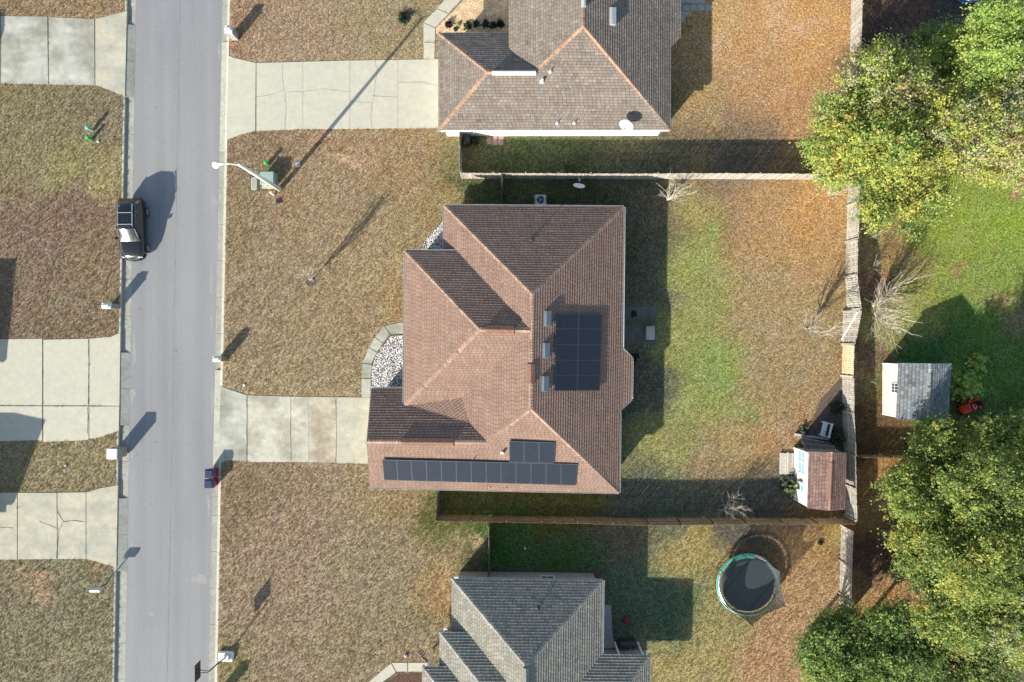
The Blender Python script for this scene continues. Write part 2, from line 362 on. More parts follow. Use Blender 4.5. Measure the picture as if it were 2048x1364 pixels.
sx = [(513, 126, 262), (606, 123.5, 258.5), (700, 121, 258), (796, 119.5, 257), (880, 118, 257)]
for a, b in zip(sx, sx[1:]): slab(d, [(a[0], a[1]), (b[0], b[1]), (b[0], b[2]), (a[0], a[2])], M['concrete_white'])
slab(d, [(457, 111), (470, 116), (512, 126), (511, 262), (480, 270), (453, 280)], M['concrete_white'], slope=lambda x: lerp(.035, .02, max(0, min(1, (512 - x) / 56))))
for pts in ([(566, 127), (566, 160), (570, 185), (573, 215), (570, 262)], [(512, 194), (545, 190), (568, 180)], [(572, 184), (604, 184), (650, 178), (698, 184)], [(750, 122), (755, 140), (745, 205), (741, 230), (744, 256)], [(702, 203), (743, 206)], [(745, 192), (795, 195)], [(798, 165), (840, 165), (875, 171)]): crack(d, pts, .047, .014)
d = surf('driveway')   # main house
sx = [(495, 790, 924), (582, 793, 924), (617, 793, 924.5), (673, 794, 926), (760, 795, 928)]
for a, b in zip(sx, sx[1:]): slab(d, [(a[0], a[1]), (b[0], b[1]), (b[0], b[2]), (a[0], a[2])], M['concrete_brown' if a[0] == 617 else ('concrete_tan' if a[0] > 650 else 'concrete_weathered')])
slab(d, [(441, 771), (460, 779), (494, 790), (494, 923), (470, 921), (455, 921), (437, 928)], M['concrete_mossy'], slope=lambda x: lerp(.035, .02, max(0, min(1, (494 - x) / 54))))
for pts in ([(582, 795), (581.5, 860), (582, 922)], [(671, 797), (673.5, 860), (671, 924)], [(664, 816), (672, 820)], [(494, 792), (494, 922)]): crack(d, pts, .047, .02)
d = surf('path')       # walk to the front door of the main house
for px in ([(723, 795), (741, 795), (742, 777), (742, 757), (723, 757)], [(723, 756), (742, 756), (743, 729), (725, 727)], [(725, 726), (743, 728), (754, 705), (738, 695)], [(738, 694), (754, 704), (766, 687), (750, 675)], [(750, 674), (766, 686), (780, 669), (768, 652)], [(769, 652), (781, 668), (830, 667), (830, 645), (800, 645)]): slab(d, px, M['concrete_mossy'])
d = surf('path')       # walk of the north neighbour
for px in ([(847, 118), (869, 118), (870, 85), (847, 85)], [(847, 84), (870, 84), (871, 56), (847, 46)], [(847, 45), (871, 55), (897, 28), (874, 18)], [(874, 17), (897, 27), (930, -8), (905, -18)], [(905, -19), (930, -9), (960, -40), (935, -50)]): slab(d, px, M['concrete_white'])
d = surf('path')       # walk of the south neighbour
for px in ([(783, 1325), (815, 1325), (815, 1343), (793, 1343)], [(816, 1325), (860, 1325), (860, 1343), (816, 1343)], [(782, 1326), (792, 1344), (762, 1366), (735, 1366)], [(734, 1367), (761, 1367), (700, 1420), (670, 1420)]): slab(d, px, M['concrete_white'])
d = surf('path')       # stone edging of the south bed
crack(d, [(766, 1366), (793, 1346), (845, 1346)], .05, .06, 'edging')
d = surf('patio')      # slab behind the main house, in the shade
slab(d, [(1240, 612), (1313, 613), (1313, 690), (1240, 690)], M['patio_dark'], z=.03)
d = surf('patio')      # behind the south neighbour
slab(d, [(1170, 1298), (1295, 1300), (1290, 1420), (1170, 1420)], M['paver'], z=.03)
slab(d, [(1196, 1208), (1222, 1210), (1225, 1262), (1230, 1296), (1196, 1297)], M['paver'], z=.03)
d = surf('patio')      # behind the north neighbour
for k in range(5):
    slab(d, [(1350 + k * 15, 9), (1364 + k * 15, 9), (1364 + k * 15, 22), (1350 + k * 15, 22)], M['paver'], z=.02 + .004 * (k % 2))
slab(d, [(1320, -90), (1411, -90), (1411, 7), (1320, 7)], M['paver'], z=.03)
slab(d, [(1320, 24), (1384, 23), (1372, 34), (1362, 50), (1320, 55)], M['paver'], z=.02)
d = surf('path')       # pink stepping pavers by the white wall
for px in ([(972, 271), (983, 272), (984, 289), (974, 289)], [(984, 272), (995, 272), (995, 291), (985, 291)], [(996, 272), (1008, 272), (1006, 291), (996, 291)]): slab(d, px, M['paver_pink'], z=.03)

def bed(name, px, m, z=.012, thick=.05):
    q = [G(*p)[:2] for p in px]; HARD.append(q); mb = MB(); mb.prism(q, -thick, z); return obj(name, mb, m, kind='structure')
bed('gravel_bed', [(743, 779), (743, 729), (754, 706), (781, 669), (840, 668), (840, 779)], M['dirt_dark'])
bed('gravel_bed', [(836, 504), (850, 480), (872, 456), (888, 436), (900, 436), (900, 504)], M['dirt_dark'])
bed('straw_bed', [(872, 66), (872, 57), (932, -5), (1040, -40), (1040, 100), (886, 100)], M['pine_straw'])
bed('mulch_bed', [(768, 1368), (796, 1348), (870, 1348), (870, 1400), (768, 1400)], M['mulch'])
bed('mulch_bed', [(612, 556), (622, 552), (632, 558), (632, 568), (622, 574), (612, 568)], M['dirt_dark'], .02)
bed('mulch_bed', [(1205, 1140), (930, 1140), (926, 1155), (1205, 1155)], M['dirt_dark'], .01)
bed('bare_soil', [(1640, 800), (1690, 745), (1700, 745), (1700, 905), (1610, 905), (1610, 880)], M['dirt_dark'], .008)

# white gravel as real stones
def stones(px, n, name):
    poly = np.array([G(*p)[:2] for p in px]); lo, hi = poly.min(0), poly.max(0); pts = []
    while len(pts) < n:
        p = RNG.uniform(lo, hi)
        if inside(poly, p[None])[0]: pts.append(p)
    mb = MB()
    for p in pts:
        r = random.uniform(.022, .055); z = .015 + r * .4
        c = random.choice([(.85, .85, .83), (.78, .78, .77), (.88, .87, .83), (.36, .37, .38), (.52, .47, .40), (.2, .21, .23)])
        a = random.random() * 6
        ring = [(p[0] + r * random.uniform(.7, 1.2) * math.cos(a + k * 1.57), p[1] + r * random.uniform(.7, 1.2) * math.sin(a + k * 1.57), z) for k in range(4)]
        mb.add(ring + [(p[0], p[1], z + r * .7)], [(0, 1, 4), (1, 2, 4), (2, 3, 4), (3, 0, 4)], 0, c)
    obj(name, mb, mat('gravel_stone', (1, 1, 1), .8, .1, 5, attr='GEOMETRY'), kind='stuff', label='loose white and grey stones of the gravel bed')
def inside(poly, P):   # vectorised point in polygon
    poly = np.asarray(poly); x, y = P[:, 0], P[:, 1]; r = np.zeros(len(P), bool); j = len(poly) - 1
    for i in range(len(poly)):
        xi, yi = poly[i]; xj, yj = poly[j]
        c = ((yi > y) != (yj > y)) & (x < (xj - xi) * (y - yi) / (yj - yi + 1e-12) + xi); r ^= c; j = i
    return r
stones([(744, 778), (744, 730), (755, 707), (782, 671), (830, 670), (830, 778)], 5200, 'gravel')
stones([(838, 502), (851, 481), (873, 457), (888, 440), (896, 440), (896, 502)], 1500, 'gravel')

# lawn colours: lit grass tones as anchors over the plot (pixel x, y, reach, sRGB); shaded strips greener, with shade darkening painted in
ANCH = [
 (60, -20, 90, 150, 126, 92), (120, 10, 60, 158, 132, 96), (60, 240, 90, 142, 128, 92), (180, 250, 60, 140, 126, 96), (110, 330, 70, 150, 140, 92), (220, 330, 40, 160, 145, 95),
 (120, 430, 80, 138, 112, 92), (60, 560, 90, 142, 120, 96), (190, 520, 60, 144, 122, 92), (110, 630, 60, 140, 120, 92), (160, 920, 70, 150, 136, 98), (40, 1180, 60, 142, 128, 98), (120, 1200, 90, 140, 130, 98), (150, 1320, 90, 142, 132, 98),
 (560, 50, 110, 168, 142, 110), (470, 60, 40, 165, 125, 92), (760, 40, 80, 165, 146, 108), (520, 300, 60, 155, 130, 96), (520, 420, 80, 152, 132, 94), (640, 420, 100, 166, 142, 104), (800, 330, 80, 168, 140, 98), (780, 500, 90, 168, 146, 104),
 (560, 560, 90, 160, 140, 104), (700, 620, 90, 165, 142, 102), (470, 620, 60, 160, 138, 106), (600, 730, 90, 165, 145, 106), (790, 600, 40, 168, 140, 90), (860, 420, 50, 160, 138, 88),
 (500, 1000, 80, 152, 130, 96), (600, 1100, 120, 165, 140, 110), (760, 1000, 60, 162, 140, 98), (700, 1120, 90, 158, 142, 106), (780, 1200, 90, 155, 140, 104), (560, 1250, 110, 162, 140, 108), (860, 1160, 50, 168, 140, 92), (470, 1320, 50, 155, 142, 92), (700, 1300, 80, 158, 140, 104), (880, 1210, 24, 174, 142, 92),
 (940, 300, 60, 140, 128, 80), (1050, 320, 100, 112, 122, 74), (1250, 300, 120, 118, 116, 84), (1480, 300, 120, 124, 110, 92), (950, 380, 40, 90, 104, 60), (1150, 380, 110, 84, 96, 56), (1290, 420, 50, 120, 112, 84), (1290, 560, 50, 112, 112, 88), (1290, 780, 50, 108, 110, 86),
 (1420, 60, 60, 196, 152, 98), (1500, 130, 90, 196, 146, 96), (1600, 60, 90, 202, 148, 88), (1400, 200, 60, 180, 148, 94), (1560, 220, 90, 196, 142, 94), (1430, 262, 30, 176, 144, 84),
 (1500, 400, 60, 182, 145, 96), (1620, 400, 80, 200, 146, 84), (1600, 500, 90, 190, 142, 90), (1400, 430, 40, 165, 150, 82), (1390, 520, 50, 156, 158, 80), (1400, 640, 60, 155, 155, 82), (1440, 740, 60, 145, 158, 76), (1420, 800, 60, 150, 156, 80), (1390, 330, 40, 170, 142, 88),
 (1560, 600, 90, 170, 146, 100), (1560, 720, 90, 165, 142, 98), (1660, 640, 40, 160, 138, 92), (1480, 880, 80, 168, 145, 94), (1330, 900, 60, 158, 152, 86), (1600, 820, 50, 170, 138, 96), (1530, 900, 50, 178, 138, 86), (1420, 930, 50, 168, 142, 98),
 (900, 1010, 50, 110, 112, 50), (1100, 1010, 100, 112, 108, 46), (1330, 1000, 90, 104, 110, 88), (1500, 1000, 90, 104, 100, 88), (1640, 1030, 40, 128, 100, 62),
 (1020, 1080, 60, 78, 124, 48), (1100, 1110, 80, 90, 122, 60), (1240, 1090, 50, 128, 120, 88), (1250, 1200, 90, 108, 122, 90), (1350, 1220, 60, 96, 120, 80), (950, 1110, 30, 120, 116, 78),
 (1380, 1100, 60, 170, 152, 86), (1440, 1200, 40, 160, 148, 88), (1400, 1330, 80, 168, 152, 92), (1330, 1340, 40, 176, 160, 100), (1600, 1120, 60, 178, 142, 94), (1620, 1230, 60, 186, 142, 100), (1540, 1320, 60, 180, 142, 100), (1660, 1080, 30, 168, 144, 72),
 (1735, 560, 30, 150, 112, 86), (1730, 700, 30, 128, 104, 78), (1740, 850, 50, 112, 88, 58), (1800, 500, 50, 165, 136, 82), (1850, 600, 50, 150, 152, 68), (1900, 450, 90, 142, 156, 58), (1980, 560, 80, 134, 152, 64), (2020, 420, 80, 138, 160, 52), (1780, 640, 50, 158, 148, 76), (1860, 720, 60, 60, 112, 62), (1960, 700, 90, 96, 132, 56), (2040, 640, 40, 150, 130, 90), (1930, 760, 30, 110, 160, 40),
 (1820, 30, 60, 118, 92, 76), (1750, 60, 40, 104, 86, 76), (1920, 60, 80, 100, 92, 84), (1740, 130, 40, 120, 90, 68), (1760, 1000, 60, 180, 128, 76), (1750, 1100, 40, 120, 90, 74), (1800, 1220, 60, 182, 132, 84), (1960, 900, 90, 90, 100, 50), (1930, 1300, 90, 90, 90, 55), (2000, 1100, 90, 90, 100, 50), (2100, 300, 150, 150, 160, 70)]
ANCH = np.array(ANCH, float)
PATCH = [  # smaller patches laid over: x, y, rx, ry, strength, sRGB
 (640, 285, 34, 14, .75, 190, 150, 118), (700, 318, 30, 12, .7, 205, 170, 135), (725, 285, 40, 12, .5, 186, 152, 118), (60, 1160, 16, 14, .8, 198, 164, 126), (75, 1187, 14, 10, .8, 205, 168, 130), (38, 1195, 14, 16, .5, 178, 150, 112), (185, 1140, 12, 8, .6, 196, 150, 104), (82, 1140, 12, 6, .7, 196, 146, 110),
 (110, 1310, 18, 14, .4, 184, 152, 118), (655, 298, 14, 8, .7, 120, 82, 56), (690, 300, 9, 6, .7, 118, 80, 56), (935, 1085, 20, 7, .7, 222, 190, 140), (905, 1170, 9, 25, .5, 200, 160, 110), (845, 34, 4, 30, .5, 150, 150, 90), (800, 36, 12, 6, .85, 70, 88, 50), (1385, 465, 6, 4, .7, 120, 165, 76), (1417, 472, 14, 5, .8, 116, 165, 74),
 (1366, 585, 8, 9, .7, 116, 160, 74), (1450, 600, 10, 6, .5, 110, 160, 70), (1398, 745, 14, 14, .6, 132, 165, 74), (1446, 752, 10, 6, .8, 104, 145, 70), (1490, 820, 14, 8, .7, 90, 160, 56), (1440, 770, 30, 40, .5, 140, 166, 78), (1420, 520, 30, 50, .35, 150, 165, 74),
 (1560, 40, 24, 24, .5, 208, 176, 140), (1600, 45, 18, 18, .5, 208, 176, 140), (1560, 85, 20, 14, .45, 206, 172, 138), (1450, 75, 14, 18, .4, 205, 178, 140), (1440, 105, 10, 18, .5, 205, 180, 150), (1490, 130, 14, 8, .5, 196, 160, 130), (1440, 235, 22, 14, .6, 190, 165, 110), (1437, 262, 10, 6, .6, 140, 110, 70),
 (1540, 670, 16, 10, .4, 190, 160, 130), (1510, 715, 40, 10, .3, 190, 158, 122), (1990, 590, 26, 14, .7, 160, 118, 90), (1915, 545, 16, 14, .7, 168, 130, 90), (2040, 400, 12, 8, .8, 180, 130, 96), (1915, 565, 10, 14, .6, 168, 130, 96), (1990, 490, 6, 5, .7, 150, 118, 70),
 (1680, 760, 30, 14, .6, 150, 120, 100), (1640, 850, 22, 14, .5, 176, 130, 90), (1580, 860, 22, 10, .5, 186, 140, 100), (1570, 905, 12, 14, .5, 200, 140, 80), (545, 450, 10, 8, .6, 195, 140, 100), (552, 398, 16, 12, .5, 180, 130, 95), (540, 375, 16, 10, .6, 150, 140, 60), (478, 195, 20, 40, .0, 150, 140, 60),
 (755, 405, 18, 10, .5, 130, 122, 96), (790, 408, 6, 5, .8, 100, 96, 84), (1270, 1235, 8, 5, .5, 120, 90, 70), (1480, 1090, 24, 12, .4, 190, 140, 80), (120, 345, 30, 14, .5, 158, 150, 80), (210, 360, 14, 24, .5, 176, 160, 100), (225, 590, 10, 14, .6, 120, 140, 50), (270, 245, 10, 10, 0, 0, 0, 0)]
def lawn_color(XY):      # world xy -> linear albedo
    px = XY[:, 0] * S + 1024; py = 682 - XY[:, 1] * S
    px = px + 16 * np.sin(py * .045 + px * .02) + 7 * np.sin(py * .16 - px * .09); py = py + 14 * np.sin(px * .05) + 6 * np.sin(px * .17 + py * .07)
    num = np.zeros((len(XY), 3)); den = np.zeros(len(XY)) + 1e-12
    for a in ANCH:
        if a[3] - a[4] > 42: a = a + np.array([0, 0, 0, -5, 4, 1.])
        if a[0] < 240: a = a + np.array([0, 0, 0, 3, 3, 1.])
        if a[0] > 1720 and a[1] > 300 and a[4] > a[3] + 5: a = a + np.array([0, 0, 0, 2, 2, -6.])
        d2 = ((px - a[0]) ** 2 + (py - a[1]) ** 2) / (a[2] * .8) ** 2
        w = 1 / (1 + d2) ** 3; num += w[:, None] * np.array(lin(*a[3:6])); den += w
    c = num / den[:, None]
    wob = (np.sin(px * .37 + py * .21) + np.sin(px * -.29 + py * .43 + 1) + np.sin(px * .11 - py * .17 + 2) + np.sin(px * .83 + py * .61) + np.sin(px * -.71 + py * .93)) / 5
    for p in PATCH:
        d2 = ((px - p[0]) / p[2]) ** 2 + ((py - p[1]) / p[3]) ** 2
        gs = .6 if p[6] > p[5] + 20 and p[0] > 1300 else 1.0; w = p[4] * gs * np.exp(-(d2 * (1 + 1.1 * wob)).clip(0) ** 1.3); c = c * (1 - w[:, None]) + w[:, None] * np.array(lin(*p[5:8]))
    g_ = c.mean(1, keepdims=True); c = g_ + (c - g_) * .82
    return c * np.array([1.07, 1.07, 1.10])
def lawn_material(name):
    m = bpy.data.materials.new(name); m.use_nodes = True; N, L = m.node_tree.nodes, m.node_tree.links
    b = N['Principled BSDF']; b.inputs['Roughness'].default_value = .95; b.inputs['Specular IOR Level'].default_value = .1
    a = N.new('ShaderNodeAttribute'); a.attribute_name = 'Col'; geo = N.new('ShaderNodeNewGeometry')
    def noise(sc, det, lo, hi, o0, o1):
        n = N.new('ShaderNodeTexNoise'); n.inputs['Scale'].default_value = sc; n.inputs['Detail'].default_value = det
        L.new(geo.outputs['Position'], n.inputs['Vector']); r = N.new('ShaderNodeMapRange'); L.new(n.outputs['Fac'], r.inputs[0])
        for i, v in enumerate((lo, hi, o0, o1)): r.inputs[i + 1].default_value = v
        return n, r.outputs[0]
    hs = N.new('ShaderNodeHueSaturation'); L.new(a.outputs['Color'], hs.inputs['Color'])
    _, v = noise(6.5, 3, .40, .60, .50, 1.02); L.new(v, hs.inputs['Value'])
    _, h = noise(1.3, 4, .3, .7, .492, .515); L.new(h, hs.inputs['Hue'])
    _, s_ = noise(.5, 3, .3, .7, .9, 1.1); L.new(s_, hs.inputs['Saturation'])
    L.new(hs.outputs[0], b.inputs['Base Color'])
    bp = N.new('ShaderNodeBump'); bp.inputs['Strength'].default_value = 1; bp.inputs['Distance'].default_value = .05
    n, _ = noise(9, 5, 0, 1, 0, 1); L.new(n.outputs['Fac'], bp.inputs['Height']); L.new(bp.outputs[0], b.inputs['Normal']); return m
M['lawn'] = lawn_material('lawn')
def ground_side(name, side):
    ys = np.concatenate([[-900, -300, -90, -50], np.arange(-32, 34, .3), [50, 90, 300, 900]])
    nx = 0
    if side < 0: cols = np.concatenate([[-900, -300, -90], np.linspace(-44, 0, 60)])   # distance left of the kerb line
    else: cols = np.concatenate([np.linspace(0, 66, 250), [90, 300, 900]])
    def kx(y):
        py = 682 - y * S; e = E_LL if side < 0 else E_RL
        return G(edge(e[0] - (3.5 if side < 0 else 0), e[1] - (3.5 if side < 0 else 0), py), py).x
    if side < 0: X = np.array([[kx(y) + c if c > -45 else c for c in cols] for y in ys])
    else: X = np.array([[kx(y) + c if c < 67 else c for c in cols] for y in ys])
    Y = np.repeat(ys[:, None], len(cols), 1); nn = np.stack([X.ravel(), Y.ravel()], 1)
    Z = np.zeros(len(nn)); V = np.column_stack([nn, Z]); nr, nc = X.shape
    idx = np.arange(nr * nc).reshape(nr, nc)
    F = np.stack([idx[:-1, :-1].ravel(), idx[:-1, 1:].ravel(), idx[1:, 1:].ravel(), idx[1:, :-1].ravel()], 1)
    me = bpy.data.meshes.new(name); me.from_pydata(V.tolist(), [], F.tolist()); me.materials.append(M['lawn'])
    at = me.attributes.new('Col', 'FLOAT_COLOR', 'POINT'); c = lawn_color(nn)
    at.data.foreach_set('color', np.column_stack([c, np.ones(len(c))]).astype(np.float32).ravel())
    tag(link(bpy.data.objects.new(name, me)), kind='structure')
    # earth bank down to the gutter
    mb = MB(); P = [(kx(y), y) for y in ys]
    for (a, b) in zip(P, P[1:]): mb.add([(a[0], a[1], 0), (b[0], b[1], 0), (b[0], b[1], -.5), (a[0], a[1], -.5)], [(0, 1, 2, 3)])
    obj('lawn_bank', mb, M['dirt_dark'], kind='structure')
ground_side('lawn_left', -1); ground_side('lawn_right', 1)
# ------------------------------------------------------------------ houses
def clip(poly, a, b, c):     # keep a*x + b*y + c >= 0
    out = []
    for i in range(len(poly)):
        p, q = poly[i], poly[(i + 1) % len(poly)]
        dp, dq = a * p[0] + b * p[1] + c, a * q[0] + b * q[1] + c
        if dp >= 0: out.append(p)
        if (dp > 0) != (dq > 0) and dp != dq:
            t = dp / (dp - dq); out.append((p[0] + (q[0] - p[0]) * t, p[1] + (q[1] - p[1]) * t))
    return out
def frame_of(poly):
    n = Vector((0, 0, 0))
    for i in range(len(poly)):
        a, b = poly[i], poly[(i + 1) % len(poly)]
        n += Vector(((a.y - b.y) * (a.z + b.z), (a.z - b.z) * (a.x + b.x), (a.x - b.x) * (a.y + b.y)))
    n.normalize()
    if n.z < 0: n = -n
    up = (Vector((0, 0, 1)) - n * n.z); up = up.normalized() if up.length > 1e-4 else Vector((0, 1, 0))
    return n, up, up.cross(n).normalized()
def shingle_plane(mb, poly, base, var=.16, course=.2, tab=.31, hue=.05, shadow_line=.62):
    """lays tabs on one roof plane: every tab is a thin wedge with its own tone, slot and butt edge"""
    poly = [Vector(p) for p in poly]; n, up, ac = frame_of(poly); o = poly[0]
    p2 = [((p - o).dot(ac), (p - o).dot(up)) for p in poly]
    if sum(a[0] * b[1] - b[0] * a[1] for a, b in zip(p2, p2[1:] + p2[:1])) < 0: p2 = p2[::-1]
    edges = []
    for a, b in zip(p2, p2[1:] + p2[:1]):
        ex, ey = b[0] - a[0], b[1] - a[1]; l = math.hypot(ex, ey)
        if l > 1e-6: edges.append((-ey / l, ex / l, (ey * a[0] - ex * a[1]) / l))
    u0, u1 = min(p[0] for p in p2), max(p[0] for p in p2); v0, v1 = min(p[1] for p in p2), max(p[1] for p in p2)
    row = 0; v = v0
    while v < v1:
        u = u0 - random.uniform(0, tab) - (row % 2) * tab / 2
        rowt = random.uniform(-.05, .05)
        while u < u1:
            w = tab
            r = [(u + .009, v), (u + w - .009, v), (u + w - .009, v + course + .03), (u + .009, v + course + .03)]
            for e in edges:
                r = clip(r, *e)
                if len(r) < 3: break
            if len(r) >= 3:
                k = 1 + rowt + random.gauss(0, var); k = max(.45, min(1.7, k)); h = random.uniform(-hue, hue)
                col = (base[0] * k * (1 + h), base[1] * k, base[2] * k * (1 - h))
                lift = .042 + random.uniform(-.003, .004)
                pt = lambda a, b: o + ac * a + up * b + n * (.004 + lift * max(0, 1 - (b - v) / (course + .03)))
                top = [pt(a, b) for a, b in r]; m = len(top)
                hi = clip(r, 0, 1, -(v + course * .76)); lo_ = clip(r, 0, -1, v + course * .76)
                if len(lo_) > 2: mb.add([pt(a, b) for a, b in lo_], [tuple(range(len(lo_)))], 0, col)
                if len(hi) > 2: mb.add([pt(a, b) for a, b in hi], [tuple(range(len(hi)))], 0, tuple(x_ * shadow_line for x_ in col))  # printed upper band, its darker tone standing in for shade between courses
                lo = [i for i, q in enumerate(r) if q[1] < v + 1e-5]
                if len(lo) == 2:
                    a, b = top[lo[0]], top[lo[1]]; mb.add([a, b, b - n * .044, a - n * .044], [(0, 1, 2, 3), (3, 2, 1, 0)][:1], 0, tuple(c * .4 for c in col))  # butt edge darkened in colour, as grime and shade in the gap
            u += w
        v += course; row += 1
def caps(mb, a, b, base, w=.30, step=.2, var=.15, lift=.03):
    a, b = Vector(a), Vector(b); d = (b - a); L_ = d.length; d.normalize()
    if d.z < -.01: a, b = b, a; d = -d           # laid upwards
    side = d.cross(Vector((0, 0, 1))).normalized(); n = side.cross(d).normalized()
    k = 0.0
    while k < L_:
        e = min(L_, k + step + .04); t = 1 + random.gauss(0, var); col = tuple(c * max(.5, t) for c in base)
        h0, h1 = lift + .018, lift
        p = [a + d * k + n * h0, a + d * e + n * h1]; s = w / 2
        drop = Vector((0, 0, -s * .42))
        vs = [p[0] - side * s + drop, p[0], p[0] + side * s + drop, p[1] - side * s + drop, p[1], p[1] + side * s + drop]
        vs += [q - n * .03 for q in vs[:3]]
        mb.add(vs, [(0, 1, 4, 3), (1, 2, 5, 4), (0, 6, 7, 1), (1, 7, 8, 2)], 0, col); k += step
def offset_poly(pts, d):      # inward for counter-clockwise polygons
    if sum(a[0] * b[1] - b[0] * a[1] for a, b in zip(pts, pts[1:] + pts[:1])) < 0: pts = pts[::-1]
    n = len(pts); out = []
    for i in range(n):
        p, c, q = Vector(pts[i - 1]), Vector(pts[i]), Vector(pts[(i + 1) % n])
        e1 = (c - p).normalized(); e2 = (q - c).normalized(); n1 = Vector((-e1.y, e1.x)); n2 = Vector((-e2.y, e2.x))
        b = (n1 + n2); b = b / max(.3, b.dot(n1)); out.append(tuple(c + b * d))
    return out
def opening(house, p, q, t, w, z0, h, kind='window', panes=(2, 2), inset_m=None):
    """a window or door on the wall from p to q (outward side on the right), centre at fraction t"""
    p, q = Vector((*p, 0)), Vector((*q, 0)); d = (q - p).normalized(); nrm = Vector((d.y, -d.x, 0)); c = p.lerp(q, t)
    def bar(a, za, b, zb, th, w_, name_mb): name_mb.beam(c + d * a + Vector((0, 0, za)) + nrm * th, c + d * b + Vector((0, 0, zb)) + nrm * th, w_, .05, 0, up=nrm)
    if kind == 'window':
        mb = MB()
        for a in (-w / 2, w / 2): bar(a, z0, a, z0 + h, .03, .09, mb)
        for z in (z0, z0 + h): bar(-w / 2 - .045, z, w / 2 + .045, z, .03, .09, mb)
        for k in range(1, panes[0]): bar(-w / 2 + w * k / panes[0], z0, -w / 2 + w * k / panes[0], z0 + h, .02, .03, mb)
        for k in range(1, panes[1]): bar(-w / 2, z0 + h * k / panes[1], w / 2, z0 + h * k / panes[1], .02, .03, mb)
        f = obj('window', mb, M['white_paint'], house); mb = MB()
        mb.beam(c + Vector((0, 0, z0)) + nrm * .004, c + Vector((0, 0, z0 + h)) + nrm * .004, w, .02, 0, up=nrm); obj('pane', mb, inset_m or M['glass'], f)
    elif kind == 'garage_door':
        g = obj('garage_door', MB().beam(c + Vector((0, 0, z0)) + nrm * .01, c + Vector((0, 0, z0 + h)) + nrm * .01, w, .03, 0, up=nrm), M['white_paint'], house)
        for k in range(4):
            mb = MB(); z = z0 + h * (k + .5) / 4; mb.beam(c + Vector((0, 0, z - h * .11)) + nrm * .035, c + Vector((0, 0, z + h * .11)) + nrm * .035, w - .1, .03, 0, up=nrm); obj('panel', mb, M['white_paint'], g)
    else:
        g = obj('door', MB().beam(c + Vector((0, 0, z0)) + nrm * .02, c + Vector((0, 0, z0 + h)) + nrm * .02, w, .06, 0, up=nrm), M['wood_brown'], house)
        obj('handle', MB().box(c.x + d.x * w * .38 + nrm.x * .08, c.y + d.y * w * .38 + nrm.y * .08, 1.0, .05, .05, .14), M['metal_dark'], g)
def house(name, label, faces, capl, eaves, foot, wall_m, base, capcol, wall_top=2.75, inset=.38, gables=(), soffit_z=2.34, cat='house', var=.16, course=.2):
    """faces: lists of 3D points; capl: hip and ridge lines; eaves: lines with gutter; foot: eave outline (x, y)"""
    org = foot[0]; t = thing(name, label, cat, (org[0], org[1], 0)); flat = []
    for f in faces:          # make every plane truly flat
        f = [Vector(p) for p in f]; n, _, _ = frame_of(f); c0 = sum(f, Vector()) / len(f)
        q_ = [(p.x, p.y) for p in f]; cr = [(q_[i][0] - q_[i - 1][0]) * (q_[(i + 1) % len(q_)][1] - q_[i][1]) - (q_[i][1] - q_[i - 1][1]) * (q_[(i + 1) % len(q_)][0] - q_[i][0]) for i in range(len(q_))]
        if min(cr) < -.02 and max(cr) > .02: print('CONCAVE', name, [(round(p.x * S / (1 - p.z / H) + 1024), round(682 - p.y * S / (1 - p.z / H))) for p in f])
        flat.append([Vector((p.x, p.y, c0.z - (n.x * (p.x - c0.x) + n.y * (p.y - c0.y)) / n.z)) for p in f])
    faces = flat
    deck = MB()
    for f in faces:
        f = [Vector(p) for p in f]; n, _, _ = frame_of(f); m = len(f)
        deck.add([p - n * .03 for p in f] + [p - n * .15 for p in f], [tuple(range(m)), tuple(range(2 * m - 1, m - 1, -1))] + [(k, (k + 1) % m, m + (k + 1) % m, m + k) for k in range(m)])
    roof = obj('roof', deck, M['deck'], t)
    mb = MB()
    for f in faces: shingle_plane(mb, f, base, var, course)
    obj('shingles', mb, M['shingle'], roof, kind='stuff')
    mb = MB()
    for a, b in capl: caps(mb, a, b, capcol)
    obj('ridge_shingles', mb, M['shingle'], roof, kind='stuff')
    for a, b in eaves:
        a, b = Vector(a), Vector(b); d = (b - a).normalized(); nrm = Vector((d.y, -d.x, 0)).normalized()
        mb = MB(); off = nrm * .05 + Vector((0, 0, -.075))
        mb.beam(a + off, b + off, .11, .02, 0); mb.beam(a + off + nrm * .05 + Vector((0, 0, .035)), b + off + nrm * .05 + Vector((0, 0, .035)), .012, .09, 0)
        mb.beam(a + off - nrm * .048 + Vector((0, 0, -.09)), b + off - nrm * .048 + Vector((0, 0, -.09)), .02, .30, 0)
        obj('gutter', mb, M['gutter'], roof)
    fp = offset_poly([tuple(p[:2]) for p in foot], inset); HARD.append(fp)
    mb = MB(); mb.prism(fp, -.1, soffit_z - .05); obj('wall', mb, wall_m, t)
    mb = MB(); mb.prism(offset_poly([tuple(p[:2]) for p in foot], .02), soffit_z - .04, soffit_z); obj('soffit', mb, M['soffit'], roof)
    for tri in gables:
        tri = [Vector(p) for p in tri]; nn = (tri[1] - tri[0]).cross(tri[2] - tri[0]).normalized() * .1
        mb = MB(); mb.add(tri + [p + nn for p in tri], [(0, 1, 2), (5, 4, 3), (0, 3, 4, 1), (1, 4, 5, 2), (2, 5, 3, 0)]); obj('gable', mb, M['white_siding'], t)
    return t, roof, fp
